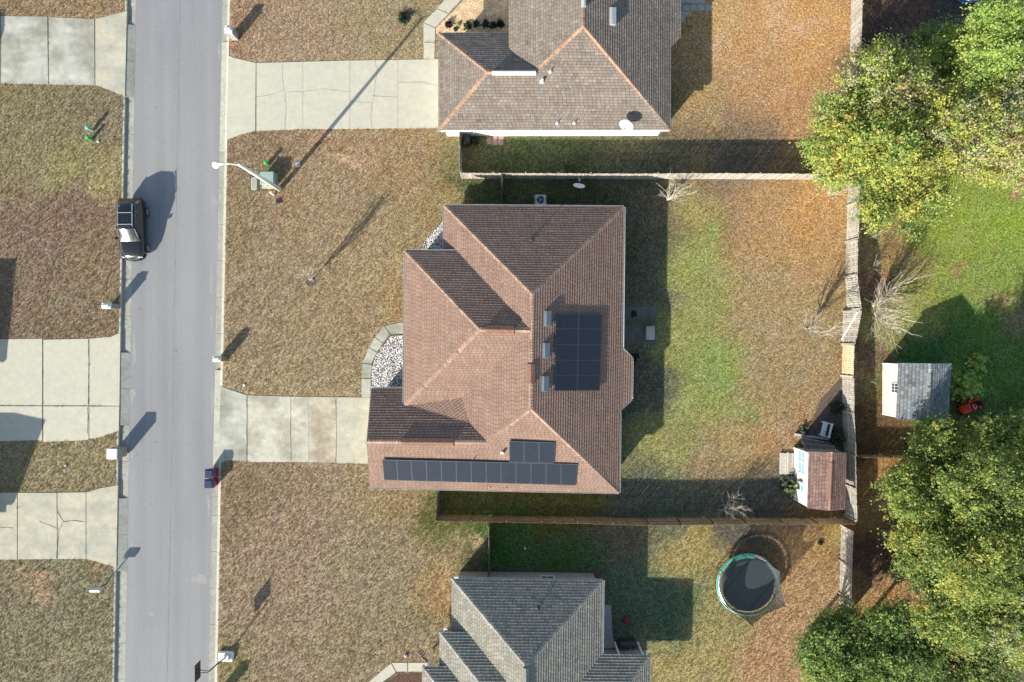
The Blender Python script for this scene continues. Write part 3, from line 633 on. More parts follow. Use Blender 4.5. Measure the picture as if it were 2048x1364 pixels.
def box_vent(roof, px, py, plane, sx=.5, sy=1.1, m='metal_grey'):
    """slant-back attic vent: low at the uphill side, open tall lip downhill"""
    c = on_plane(px, py, plane); n = plane[0]; up = (Vector((0, 0, 1)) - n * n.z).normalized(); ac = up.cross(n)
    a, b = sx / 2, sy / 2
    vs = [c + up * u + ac * v + n * w for u, v, w in ((-a, -b, 0), (-a, b, 0), (a, b, 0), (a, -b, 0), (-a, -b, .26), (-a, b, .26), (a - .12, b - .05, .24), (a - .12, -b + .05, .24))]
    vs += [c + up * u + ac * v + n * .015 for u, v in ((-a - .1, -b - .08), (-a - .1, b + .08), (a + .1, b + .08), (a + .1, -b - .08))]
    mb = MB(); mb.add(vs, [(4, 5, 6, 7), (0, 1, 5, 4), (1, 2, 6, 5), (2, 3, 7, 6), (3, 0, 4, 7), (8, 9, 10, 11)]); return obj('roof_vent', mb, M[m], roof)
def pipe_vent(roof, px, py, plane, r=.05, h=.45, m='pvc', boot=True):
    c = on_plane(px, py, plane); mb = MB(); mb.tube([c - Vector((0, 0, .1)), c + Vector((0, 0, h))], r, 8)
    if boot: mb.lathe([(.16, -.03), (.14, .06), (r, .14)], c, 10)
    return obj('vent_pipe', mb, M[m], roof)
def ridge_vent(roof, a, b, m='shingle_cap', w=.32, h=.07):
    mb = MB(); a, b = Vector(a) + Vector((0, 0, .02)), Vector(b) + Vector((0, 0, .02)); d = (b - a).normalized(); s = d.cross(Vector((0, 0, 1))).normalized()
    vs = []
    for e in (a, b):
        for k, z in ((-1, -.09), (-.85, h - .1), (0, h + .02), (.85, h - .1), (1, -.09)): vs.append(e + s * (k * w) + Vector((0, 0, z)))
    mb.add(vs, [(i, i + 1, i + 6, i + 5) for i in range(4)] + [(0, 1, 2, 3, 4), (9, 8, 7, 6, 5)]); return obj('ridge_vent', mb, M[m], roof)
def solar(parent, cols_top, cols_bot, rows_l, rows_r, plane, lift=.13):
    """panels from corner pixels; rows_l / rows_r: pixel y of the row lines at the left and right ends"""
    pl = (plane[0], plane[1] + lift); n = plane[0]; k = 0
    nr, nc = len(rows_l) - 1, len(cols_top) - 1
    def pt(i, j):  # column i, row j
        t = j / nr; x = lerp(cols_top[i], cols_bot[i], t); s = (cols_top[i] - cols_top[0]) / (cols_top[-1] - cols_top[0])
        return on_plane(x, lerp(rows_l[j], rows_r[j], s), pl)
    for i in range(nc):
        for j in range(nr):
            q = [pt(i, j), pt(i + 1, j), pt(i + 1, j + 1), pt(i, j + 1)]; c = sum(q, Vector()) / 4
            sh = lambda p, e: p + (c - p).normalized() * e
            o_ = [sh(p, .012) for p in q]; i_ = [sh(p, .05) for p in q]
            mb = MB(); mb.add([p + n * .004 for p in o_] + [p + n * .004 for p in i_] + [p - n * .04 for p in o_] + [p for p in i_],
                [(k_, (k_ + 1) % 4, 4 + (k_ + 1) % 4, 4 + k_) for k_ in range(4)] + [(k_, 8 + k_, 8 + (k_ + 1) % 4, (k_ + 1) % 4) for k_ in range(4)] + [(11, 10, 9, 8)], 0)
            mb.add(i_, [(0, 3, 2, 1) if (i_[1] - i_[0]).cross(i_[3] - i_[0]).dot(n) < 0 else (0, 1, 2, 3)], 1)
            obj('solar_panel', mb, [M['solar_frame'], M['solar']], parent)
    mb = MB()   # mounting rails and feet
    for j in range(nr):
        for t in (.25, .75):
            a = pt(0, j).lerp(pt(0, j + 1), t) - n * .06; b = pt(nc, j).lerp(pt(nc, j + 1), t) - n * .06; mb.beam(a, b, .04, .04, 0, up=n)
            for s in range(0, nc * 2 + 1, 2): p = a.lerp(b, s / (nc * 2)); mb.beam(p, p - n * lift, .05, .05, 0)
    obj('mounting_rail', mb, M['metal_light'], parent)
M['shingle_cap'] = mat('ridge_vent_shingle', (.20, .115, .085), .95, .2, 6, .3, 60)
M['cap_grey'] = mat('ridge_vent_grey_shingle', (.17, .18, .17), .95, .2, 6, .3, 60)

# ---- the main house
NW, NE, A_, B_ = G(889, 411, 2.75), G(1248, 414, 2.75), G(1065, 588, 6.07), G(1062, 817, 6.07)
SE, SW, PK, GJ, NG = G(1238, 985, 2.75), G(740, 975, 2.75), G(733, 883, 4.6), G(975, 884, 4.6), G(742, 777, 2.75)
E1, E2, E3, E4 = G(1245, 698, 2.75), G(1264, 717, 2.42), G(1263, 798, 2.42), G(1240, 820, 2.75)
FNW, FSW, FA, FR = G(810, 502, 3.3), G(808, 813, 3.32), G(960, 659, 6.12), G(1061, 661, 6.08)
V1 = G(914, 502, 3.3); V2 = on_plane(925, 795, plane_of(FA, FR, FSW)); C2 = on_plane(937, 846, plane_of(NG, PK, GJ)); XS = G(975, 981, 2.75)
G0 = G(800, 777, 2.75)
plS = plane_of(SE, B_, XS); plE = plane_of(A_, B_, E4); plN = plane_of(NW, NE, A_)
faces = [[NW, NE, A_], [NE, A_, B_, SE], [G(1243, 696, 2.75), G(1240, 822, 2.75), E3, E2], [SE, B_, GJ, XS], [XS, GJ, PK, SW], [NG, PK, GJ, C2, G(808, 777, 2.75)],
         [NW, G(887, 502, 2.77), V1, NW.lerp(A_, .45)], [NW.lerp(A_, .45), V1, FR, A_], [FNW, V1, FR, FA], [FNW, FA, FSW], [FSW, FA, FR, V2], [FR, B_, GJ, C2, V2], [FSW, V2, C2]]
capl = [(NW, A_), (NE, A_), (A_, B_), (SE, B_), (B_, GJ), (GJ, PK), (FNW, FA), (FSW, FA), (FA, FR)]
eav = [(NE, NW), (SE, E4), (E1, NE), (E2, E1), (E3, E2), (E4, E3), (SW, SE), (V1, FNW), (FNW, FSW), (G(808, 777, 2.75), NG), (NW, G(887, 502, 2.75))]
foot = [G(889, 411, 2.75), G(887, 502, 2.75), G(812, 502, 3.3), G(808, 777, 3.3), NG, SW, SE, E4, E3, E2, E1, NE]
main, roof, fp = house('brown_roof_house', 'central single storey house under a reddish brown hipped shingle roof carrying two solar arrays', faces, capl, eav,
    [tuple(p[:2]) for p in foot], M['brick_tan'], (.26, .172, .132), (.33, .22, .162), gables=[(NG + Vector((.3, -.1, -.1)), SW + Vector((.3, .1, -.1)), PK + Vector((.3, 0, -.15)))], var=.05)
# raised wall of the front wing, up to its higher eave
mb = MB(); w4 = [G(814, 508, 3.3)[:2], G(905, 508, 3.3)[:2], G(905, 805, 3.3)[:2], G(812, 805, 3.3)[:2]]
mb.prism([(x + .2, y) for x, y in w4], 2.5, 3.12); obj('wall', mb, M['brick_tan'], main)
solar(main, [764.5, 793, 822, 852, 882, 912, 942, 972, 1002, 1032, 1062, 1092, 1122, 1155.5], [768, 796, 825, 854, 883.5, 913, 943, 973, 1002, 1032, 1062, 1092, 1122, 1152], [919, 960.5], [928, 971], plS)
solar(main, [1018.5, 1048, 1078, 1110], [1018.5, 1048, 1078, 1108], [882, 924.5], [885, 926.5], plS)
solar(main, [1111.5, 1157.5, 1205], [1108.5, 1154.5, 1200], [628, 657, 689, 720, 751, 781.5], [629, 658, 690, 721, 751, 781], plE, .17)
for x, y in ((1093, 637), (1090, 701), (1088, 767)): box_vent(roof, x, y, plE)
pipe_vent(roof, 1063, 480, plN, .04, .55, 'metal_dark'); pipe_vent(roof, 1005, 905, plS, .09, .35, 'pvc'); pipe_vent(roof, 948, 918, plS, .03, .35, 'metal_dark', False)
pipe_vent(roof, 981, 975, plS, .03, .1, 'metal_dark', False); pipe_vent(roof, 1013, 975, plS, .03, .1, 'metal_dark', False)
ridge_vent(roof, G(803, 884, 4.62), G(907, 885, 4.62)); ridge_vent(roof, G(972, 659, 6.15), G(1028, 660, 6.13)); ridge_vent(roof, G(1062, 728, 6.1), G(1062, 766, 6.1))
wq = lambda a, b: (Vector(a[:2]), Vector(b[:2]))
fpw = fp
def wall_seg(fp, i): return fp[i], fp[(i + 1) % len(fp)]
def near_wall(fp, x, y):    # footprint wall nearest a world point, oriented with outside on the right
    best = min(range(len(fp)), key=lambda i: (Vector(fp[i]) .lerp(Vector(fp[(i + 1) % len(fp)]), .5) - Vector((x, y))).length)
    return fp[best], fp[(best + 1) % len(fp)]
g = G(735, 877, 1)
p, q = near_wall(fp, g.x, g.y); opening(main, p, q, .5, 4.9, 0.04, 2.1, 'garage_door')
g = G(1240, 560, 1); p, q = near_wall(fp, g.x, g.y); opening(main, p, q, .3, 1.6, .9, 1.2); opening(main, p, q, .7, 1.8, 0.05, 2.05, 'door')
g = G(1264, 757, 1); p, q = near_wall(fp, g.x, g.y); opening(main, p, q, .5, 1.5, .8, 1.3)
g = G(990, 985, 1); p, q = near_wall(fp, g.x, g.y); opening(main, p, q, .7, 1.2, .9, 1.2); opening(main, p, q, .45, 1.0, .9, 1.2)
g = G(1060, 411, 1); p, q = near_wall(fp, g.x, g.y); opening(main, p, q, .6, 1.0, .9, 1.2)
g = G(810, 640, 1); p, q = near_wall(fp, g.x, g.y); opening(main, p, q, .3, 1.6, .7, 1.5); opening(main, p, q, .72, 1.6, .7, 1.5)

# ---- north neighbour
NW, SW, SE, A_, K_, J_ = G(877, 66, 2.75), G(877, 260.5, 2.75), G(1341, 259.5, 2.75), G(1166, 51, 6.0), G(1073, 143, 4.56), G(975, 144, 4.56)
AN, V_, VW, E1, E2, E2N = G(1166, -120, 6.0), G(1018, 97, 3.58), G(1018, -120, 3.58), G(1341, 95, 2.75), G(1361, 75, 2.42), G(1361, -120, 2.42)
X1 = G(1073, 260, 2.75)
faces = [[SE, A_, K_, X1], [X1, K_, J_, SW], [NW, J_, SW], [NW, J_, K_, G(1060, 65, 2.75)], [A_, K_, V_, VW, AN], [A_, AN, G(1341, -120, 2.77), SE], [E1, G(1341, -120, 2.77), E2N, E2]]
eav = [(SW, SE), (SE, E1)]
foot = [SW, SE, E1, E2, E2N, G(1030, -120, 2.75), G(1030, 66, 2.75), NW]
north, roofn, fpn = house('grey_brown_roof_house', 'north neighbour house with mottled grey brown roof, orange hip lines and a white side wall', faces,
    [(NW, J_), (SW, J_), (J_, K_), (K_, A_), (SE, A_), (A_, AN)], [], [tuple(p[:2]) for p in foot], M['white_siding'], (.215, .182, .154), (.38, .225, .145), var=.10)
mb = MB(); mb.beam(SW + Vector((0, -.03, -.08)), SE + Vector((0, -.03, -.08)), .04, .15); obj('fascia', mb, M['white_paint'], roofn)
plNS = plane_of(SE, A_, X1); plNE = plane_of(A_, AN, SE)
ridge_vent(roofn, G(984, 145.5, 4.62), G(1072, 145.5, 4.62), 'gutter', .16, .16); ridge_vent(roofn, G(1167, 14, 6.1), G(1167, -60, 6.1), 'metal_light', .18, .16)
box_vent(roofn, 1223, 34, plNE, .45, 1.25, 'metal_light'); pipe_vent(roofn, 1084, 163, plNS, .1, .35, 'pvc'); pipe_vent(roofn, 1101, 143, plNS, .035, .35, 'metal_light'); pipe_vent(roofn, 1115, 246, plNS, .035, .35, 'metal_light'); pipe_vent(roofn, 1149, 246, plNS, .035, .35, 'metal_light')
def dish(name, label, px, py, z, face, r=(.42, .38), mast=.5, base=None, parent=None):
    """offset satellite dish: bowl, arm with feed, mast"""
    c = Vector(base) if base else G(px, py, z); t = thing(name, label, 'satellite dish', c, local=False)
    f = Vector(face).normalized(); side = f.cross(Vector((0, 0, 1))).normalized(); up = side.cross(f)
    top = c + Vector((0, 0, mast)); obj('mast', MB().tube([c, c + Vector((0, 0, mast * .8)), top - f * .1], .03, 8), M['metal_grey'], t)
    vs = [top + f * .02]; rings = 4; n = 20
    for k in range(1, rings + 1):
        s = k / rings
        for j in range(n): a = 2 * math.pi * j / n; vs.append(top + f * (.02 + .10 * s * s) + side * (r[0] * s * math.cos(a)) + up * (r[1] * s * math.sin(a) + .05))
    fs = [(0, 1 + j, 1 + (j + 1) % n) for j in range(n)] + [(1 + k * n + j, 1 + (k + 1) * n + j, 1 + (k + 1) * n + (j + 1) % n, 1 + k * n + (j + 1) % n) for k in range(rings - 1) for j in range(n)]
    m = MB(); m.add(vs, fs); m.add([v - f * .015 for v in vs], [q[::-1] for q in fs]); obj('reflector', m, M['white_paint'] if parent is None else M[parent], t, smooth=True)
    e = top - up * r[1] * .9 + f * .12; q = top + f * .55 - up * .12
    obj('feed_arm', MB().tube([e, q], .02, 6), M['metal_grey'], t); obj('feed_horn', MB().tube([q, q - f * .12 + up * .03], .04, 8), M['metal_dark'], t)
    return t
b = on_plane(1248, 259, plNS)
dish('satellite_dish', 'large white satellite dish on the grey brown roof of the north house', 0, 0, 0, (-.25, -.45, .8), (.52, .36), .85, base=b)
dish('satellite_dish', 'pale satellite dish on a ground mast in the shade north of the brown roofed house', 0, 0, 0, (.1, .75, .7), (.45, .35), 1.5, base=G(1154, 382, 0))
g = G(1341, 180, 1); p, q = near_wall(fpn, g.x, g.y); opening(north, p, q, .5, 1.4, .9, 1.2)
g = G(877, 160, 1); p, q = near_wall(fpn, g.x, g.y); opening(north, p, q, .5, 4.9, .04, 2.1, 'garage_door')

# ---- south neighbour
NW, NE, A_, AS = G(904, 1157, 2.75), G(1206, 1161, 2.75), G(1053, 1333, 5.5), G(1050, 1640, 5.5)
SEs, SWs = G(1200, 1640, 2.75), G(900, 1640, 2.75)
P1, P2, PA, PV = G(1203, 1308, 2.75), G(1301, 1310, 2.75), G(1242, 1390, 3.93), G(1142, 1390, 3.93)
W1, WV, WR, WA = G(880, 1264, 3.35), G(939, 1264, 3.35), G(1036, 1384, 5.1), G(974, 1384, 5.1)
Q1, QV, QR, QA = G(845, 1332, 3.65), G(898, 1332, 3.65), G(946, 1394, 4.55), G(892, 1394, 4.55)
faces = [[NW, NE, A_], [NE, A_, AS, SEs], [NW, A_, AS, SWs], [P1, P2, PA, PV], [P2, PA, G(1299, 1436, 2.75)], [PA, PV, G(1203, 1436, 2.75), G(1299, 1436, 2.75)],
         [W1, WV, WR, WA], [W1, WA, G(876, 1504, 3.35)], [WA, WR, G(938, 1504, 3.35), G(876, 1504, 3.35)], [Q1, QV, QR, QA], [Q1, QA, G(843, 1456, 3.65)], [QA, QR, G(896, 1456, 3.65), G(843, 1456, 3.65)]]
foot = [NW, G(902, 1266, 2.75), G(884, 1266, 3.35), G(880, 1640, 3.35), SEs, G(1203, 1320, 2.75), NE]
south, roofs, fps = house('grey_roof_house', 'south neighbour house cut by the bottom edge, stepped grey shingle hip roof over grey brick', faces,
    [(NW, A_), (NE, A_), (A_, AS), (P2, PA), (PA, PV), (W1, WA), (WA, WR), (Q1, QA)], [(SEs, NE)], [tuple(p[:2]) for p in foot], M['brick_grey'], (.26, .248, .205), (.30, .29, .25), var=.09)
mb = MB(); w4 = [G(886, 1270, 3.35)[:2], G(935, 1270, 3.35)[:2], G(935, 1500, 3.35)[:2], G(882, 1500, 3.35)[:2]]; mb.prism(w4, 2.5, 3.2); obj('wall', mb, M['brick_grey'], south)
pipe_vent(roofs, 1077, 1216, plane_of(NW, NE, A_), .04, .5, 'metal_dark')
ridge_vent(roofs, G(1052, 1336, 5.55), G(1052, 1420, 5.55), 'cap_grey', .22, .12)
for (x, y) in ((850, 1338), (1240, 1312), (1288, 1312)):
    zt = 3.5 if x < 900 else 2.62
    p = G(x + (4 if x < 900 else 0), y + 4, zt); obj('porch_post', MB().box(p.x, p.y, 0, .14, .14, zt), M['white_paint'], south)
g = G(930, 1157, 1); p, q = near_wall(fps, 0, -17.9); opening(south, p, q, .35, 1.0, .9, 1.2)

# ---- houses west of the road whose shadows fall into the picture
def gable_house(label, px0, py0, px1, py1, x_w, hip_w=True):
    a, b, c, d_ = GW(px1, py0, 2.75), GW(px1, py1, 2.75), GW(x_w, py1, 2.75), GW(x_w, py0, 2.75)
    my = (a.y + b.y) / 2; rz = 2.75 + abs(a.y - b.y) / 4; pe = Vector((a.x, my, rz)); pw = Vector((c.x, my, rz))
    house('west_side_house', label, [[a, pe, pw, d_], [b, c, pw, pe]], [(pe, pw)], [], [tuple(v[:2]) for v in (a, b, c, d_)], M['brick_tan'], (.12, .10, .09), (.16, .13, .11), gables=[(b + Vector((-.2, 0, -.1)), a + Vector((-.2, 0, -.1)), pe + Vector((-.2, 0, -.12)))])
gable_house('house beyond the left edge whose gable shadow falls on the lower left driveway', 0, 945, -68, 1123, -420)
ne, se_, nw_, sw_ = GW(-66, 637, 2.75), GW(-85, 838, 2.75), GW(-420, 640, 2.75), GW(-430, 838, 2.75)
ap, ap2 = GW(-175, 737, 4.7), GW(-330, 737, 4.7)
house('west_side_house', 'house beyond the left edge whose straight eave shadow falls on the middle left lawn', [[ne, ap, se_], [ne, ap, ap2, nw_], [se_, ap, ap2, sw_], [nw_, ap2, sw_]], [(ne, ap), (se_, ap), (ap, ap2)], [],
    [tuple(v[:2]) for v in (ne, se_, sw_, nw_)], M['brick_tan'], (.12, .10, .09), (.16, .13, .11))
# ------------------------------------------------------------------ fences
def local_box(sx, sy, sz, bev_top=False):
    mb = MB()
    if bev_top:   # dog-eared picket
        a, c = sx / 2, .025
        prof = [(-a, 0), (a, 0), (a, sz - c), (a - c, sz), (-a + c, sz), (-a, sz - c)]
        vs = [(x, -sy / 2, z) for x, z in prof] + [(x, sy / 2, z) for x, z in prof]; n = 6
        mb.add(vs, [tuple(range(n)), tuple(range(2 * n - 1, n - 1, -1))] + [(i, n + i, n + (i + 1) % n, (i + 1) % n) for i in range(n)])
    else: mb.box(0, 0, 0, sx, sy, sz)
    return mb
def fence(label, secs, h=1.83, side=1, m='wood_grey', group=None, gap=.022, name='wooden_fence'):
    """secs: (px0, py0, px1, py1, lean0, lean1, material) base lines; side: +1 pickets to the left of travel, rails to the right"""
    g0 = G(secs[0][0], secs[0][1]); t = thing(name, label, 'fence', g0, group)
    pm = {}
    def me_of(key, mb, mm):
        if key not in pm: pm[key] = mesh(key[0], mb(), M[mm])
        return pm[key]
    for s in secs:
        a, b = G(s[0], s[1]), G(s[2], s[3]); l0, l1 = (s[4], s[5]) if len(s) > 4 else (random.uniform(-.04, .04), random.uniform(-.04, .04)); mm = s[6] if len(s) > 6 else m
        d = (b - a); L_ = d.length; d.normalize(); nrm = Vector((-d.y, d.x, 0)) * side; ang = math.atan2(d.y, d.x)
        nsec = max(1, round(L_ / 2.44))
        for k in range(nsec + 1):
            u = k / nsec; p = a + d * (L_ * u) - nrm * .06; ln = lerp(l0, l1, u)
            o = inst('post', me_of(('post', mm), lambda: local_box(.10, .10, h - .03), mm), t, p, rot=(math.atan2(-ln * side, h), 0, ang))
        for z in ((.3, .95, 1.6) if h > 1.5 else (.3, .9)):
            mb = MB(); o0 = -nrm * .02 + nrm * 0
            p = a + nrm * (l0 * z / h - .022) + Vector((0, 0, z)); q = b + nrm * (l1 * z / h - .022) + Vector((0, 0, z)); mb.beam(p, q, .04, .09, 0)
            obj('rail', mb, M[mm], t)
        w = .14; n = int(L_ / (w + gap))
        for k in range(n):
            u = (k + .5) / n; ln = lerp(l0, l1, u) + random.gauss(0, .012); p = a + d * (L_ * u) + nrm * .01 + Vector((0, 0, random.uniform(0, .03)))
            me = me_of(('picket', mm, h), lambda: local_box(w, .018, h, True), mm)
            inst('picket', me, t, p, rot=(math.atan2(-ln * side, h), 0, ang + random.gauss(0, .01)))
    return t
GF = 'weathered wooden privacy fences round the back yards'
fence('long pale wooden fence between the north neighbour and the brown roofed house', [(924, 357, 1240, 358, .0, .03), (1240, 358, 1440, 358, .03, .0), (1440, 358, 1696, 359, .0, .02)], side=-1, group=GF)
fence('short wooden fence joining the white walled north house to the long pale fence', [(924, 357, 921, 275, .05, -.04)], side=1, group=GF)
fence('short dark wooden fence return at the north west corner of the brown roofed house', [(1004, 359, 1004, 428, .02, .02)], side=1, m='wood_dark', group=GF)
fence('long brown wooden fence with posts and rails showing south of the brown roofed house', [(877, 1030, 1150, 1033, .0, .04), (1150, 1033, 1290, 1036, .04, .10), (1290, 1036, 1480, 1035, .10, .03), (1480, 1035, 1688, 1036, .0, .0)], side=-1, m='wood_brown', group=GF)
fence('short wooden fence return by the south west corner of the brown roofed house', [(877, 1030, 880, 974, .0, .0)], side=1, m='wood_dark', group=GF)
fence('east fence beside the orange lawn of the north neighbour, top right', [(1703, -60, 1702, 30, .02, .03), (1702, 30, 1698, 178, .03, .04), (1698, 178, 1697, 345, .04, .02)], side=-1, group=GF)
fence('weathered grey east fence panels north of the leaning panel', [(1697, 359, 1694, 412), (1694, 412, 1692, 484, .02, .05), (1692, 487, 1690, 553, .0, .04), (1690, 554, 1693, 620, .02, .22)], side=1, group=GF)
fence('leaning loose fence panel held by a white board, between the grey and the new panels', [(1686, 623, 1683, 688, .62, .14)], side=1, group=GF)
fence('newer pale pine fence panel south of the leaning panel', [(1685, 691, 1683, 751, .0, .0, 'wood_new')], side=1, m='wood_new', group=GF)
fence('weathered east fence panels behind the bench and the playhouse shed', [(1684, 754, 1684, 822, .02, .02), (1684, 822, 1687, 905, .02, .06), (1687, 905, 1690, 1030, .02, .02)], side=1, group=GF)
fence('east fence beside the trampoline yard, running down to the dark green trees', [(1682, 1050, 1680, 1120, .03, .03), (1680, 1120, 1678, 1250, .03, .03)], side=1, group=GF)
fence('low fence running east from the playhouse shed under the big trees', [(1698, 909, 1840, 911, .0, .0)], h=1.3, side=-1, m='wood_brown', group=GF)
fence('short fence from the long brown fence to the grey roofed south house', [(979, 1042, 980, 1140, .0, .0)], side=1, m='wood_dark', group=GF)
a, b = G(1715, 624, 1.55), G(1683, 680, .05)
tag(obj('timber_brace', MB().beam(a, b, .09, .05), M['white_paint'], org=a), 'white board propping up the leaning fence panel', 'board')

# ------------------------------------------------------------------ sheds
def shed(name, label, nw, ne, se, sw, rn, rs, ze, zr, base, capc, wall_m, base_w, ovh=.12, var=.14, course=.2):
    """eave corners and ridge ends as photo pixels"""
    NW_, NE_, SE_, SW_ = G(*nw, ze), G(*ne, ze), G(*se, ze), G(*sw, ze); RN, RS = G(*rn, zr), G(*rs, zr)
    t = thing(name, label, 'shed', (NW_.x, NW_.y, 0)); deck = MB(); fs = [[NW_, RN, RS, SW_], [RN, NE_, SE_, RS]]
    for f in fs: n, _, _ = frame_of(f); deck.add(f + [p - n * .07 for p in f], [(0, 1, 2, 3), (7, 6, 5, 4)] + [(k, (k + 1) % 4, 4 + (k + 1) % 4, 4 + k) for k in range(4)])
    roof_ = obj('roof', deck, M['wood_dark'], t); mb = MB()
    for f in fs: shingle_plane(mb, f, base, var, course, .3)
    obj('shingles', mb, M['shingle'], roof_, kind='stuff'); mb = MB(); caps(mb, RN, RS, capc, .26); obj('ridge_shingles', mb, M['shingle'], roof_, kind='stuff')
    x0, x1 = base_w, (NE_.x + SE_.x) / 2 - ovh; yn, ys = NW_.y - ovh, SW_.y + ovh
    pr = [(x0, ze - .05), (x0, 0), (x1, 0), (x1, ze - .05), (RN.x, zr - .1)]
    vs = [(x, yn, z) for x, z in pr] + [(x, ys, z) for x, z in pr]; mb = MB()
    mb.add(vs, [(0, 1, 2, 3, 4), (9, 8, 7, 6, 5)] + [(i, 5 + i, 5 + (i + 1) % 5, (i + 1) % 5) for i in range(5)]); obj('wall', mb, M[wall_m], t)
    nb = int(ze / .2)       # lap siding boards on the west wall
    for k in range(nb):
        z = k * .2 + .02; m2 = MB(); m2.add([(x0 - .025, yn - .03, z), (x0 - .025, ys + .03, z), (x0 - .006, ys + .03, z + .19), (x0 - .006, yn - .03, z + .19), (x0, yn - .03, z), (x0, ys + .03, z)], [(3, 2, 1, 0), (0, 1, 5, 4)])
        obj('siding_board', m2, M[wall_m], t)
    for y in (yn, ys): obj('corner_trim', MB().box(x0 - .02, y, 0, .05, .1, ze - .05), M['white_paint'], t)
    HARD.append([(x0, yn), (x1, yn), (x1, ys), (x0, ys)])
    for (a_, b_) in ((NW_, RN), (RN, NE_), (SW_, RS), (RS, SE_)): obj('barge_board', MB().beam(a_ - Vector((0, 0, .06)), b_ - Vector((0, 0, .06)), .03, .12), M['metal_grey'], roof_)
    return t, roof_, x0, yn, ys, RN, RS
def wall_window(t, x, y, z, w, h, pane, nx=1, nz=1, name='window', bar=.05):
    """window on a west wall: centre y, sill z"""
    mb = MB(); X = x - .045
    for yy_ in (y - w / 2, y + w / 2): mb.beam((X, yy_, z - bar / 2), (X, yy_, z + h + bar / 2), .04, bar, 0, up=(0, 1, 0))
    for zz in (z, z + h): mb.beam((X, y - w / 2, zz), (X, y + w / 2, zz), .04, bar)
    for k in range(1, nx): yy_ = y - w / 2 + w * k / nx; mb.beam((X, yy_, z), (X, yy_, z + h), .03, .035, 0, up=(0, 1, 0))
    for k in range(1, nz): mb.beam((X, y - w / 2, z + h * k / nz), (X, y + w / 2, z + h * k / nz), .03, .035)
    f = obj(name, mb, M['white_paint'], t); obj('pane', MB().beam((x - .032, y - w / 2, z + h / 2), (x - .032, y + w / 2, z + h / 2), .008, h), M[pane], f); return f
t, rf, x0, yn, ys, RN, RS = shed('playhouse_shed', 'white playhouse shed with brown shingle roof and blue windows in the back yard corner', (1617, 903), (1692, 905), (1689, 1019), (1614, 1016), (1664, 904), (1659, 1021), 2.55, 3.15,
    (.21, .135, .112), (.32, .19, .13), 'white_siding', 22.02)
for yy_ in (-(912 - 682), -(936 - 682)): wall_window(t, x0, (yy_ * .97) / S, .95, .82, 1.15, 'glass_blue', 1, 2)
yd = -(978 - 682) * .965 / S
dr = obj('door', MB().beam((x0 - .04, yd, .1), (x0 - .04, yd, 2.1), .04, .85, 0, up=(0, 1, 0)), M['white_paint'], t)
obj('pane', MB().beam((x0 - .066, yd - .22, 1.65), (x0 - .066, yd + .22, 1.65), .012, .5), M['glass_blue'], dr); obj('pane', MB().beam((x0 - .066, yd - .22, 1.0), (x0 - .066, yd + .22, 1.0), .012, .5), M['glass'], dr)
obj('wreath', MB().tube([(x0 - .09, yd + .55, 1.1), (x0 - .09, yd + .55, 1.75)], .05, 6), M['hedge_green'], t, label='dark green hanging beside the door')
ridge_vent(rf, RN.lerp(RS, .18), RN.lerp(RS, .82), w=.24, h=.06)
t, rf, x0, yn, ys, RN, RS = shed('garden_shed', 'cream shed with patchy grey shingle roof and small white window beyond the east fence', (1796, 726), (1902, 727), (1896, 841), (1792, 838), (1861, 727), (1857, 840), 2.4, 3.15,
    (.175, .195, .205), (.22, .25, .26), 'cream', 28.95, var=.17, course=.24)
wall_window(t, x0, -(776 - 682) * .965 / S, 1.35, .72, .8, 'glass', 3, 2)
ridge_vent(rf, RN.lerp(RS, .18), RN.lerp(RS, .8), 'cap_grey', .22, .06)
# loading ramp of the playhouse: seven loose grey boards
t = thing('plank_deck', 'small grey plank platform in front of the playhouse shed windows', 'deck', G(1575, 927))
for k in range(7):
    x = 1561 + k * 4.6; a, b = G(x + .5, 906 + random.uniform(-1, 1), .16), G(x, 948 + random.uniform(-1, 1), .16); obj('plank', MB().beam(a, b, .155, .03), M['deck_boards'], t)
for y in (912, 928, 942): a, b = G(1560, y, .08), G(1592, y, .08); obj('joist', MB().beam(a, b, .05, .12), M['wood_dark'], t)
HARD.append([G(*p)[:2] for p in ((1562, 908), (1592, 908), (1592, 945), (1562, 945))])
# slatted fence panels stacked against the north wall of the playhouse
t = thing('slatted_panel', 'dark grey slatted wooden panel leaning against the north side of the playhouse shed', 'wooden panel', G(1630, 890))
p00, p10, p01, p11 = G(1600, 874, .2), G(1662, 886, .2), G(1610, 903, 1.75), G(1678, 903, 2.1)
for k in range(12):
    u = (k + .5) / 12; a, b = p00.lerp(p10, u), p01.lerp(p11, u); obj('slat', MB().beam(a, b, .16, .02, up=(0, .5, 1)), M['wood_dark'], t)
for v in (.06, .45, .92): a, b = p00.lerp(p01, v), p10.lerp(p11, v); obj('rail', MB().beam(a + Vector((0, .02, .03)), b + Vector((0, .02, .03)), .09, .04), M['wood_grey'], t)
a, b = G(1588, 868, .05), G(1665, 884, .05)
tag(obj('landscape_timber', MB().beam(G(1590, 869, .1), G(1658, 878, .1), .18, .2), M['wood_grey'], org=a), 'grey timber lying on the soil north of the slatted panel', 'timber')
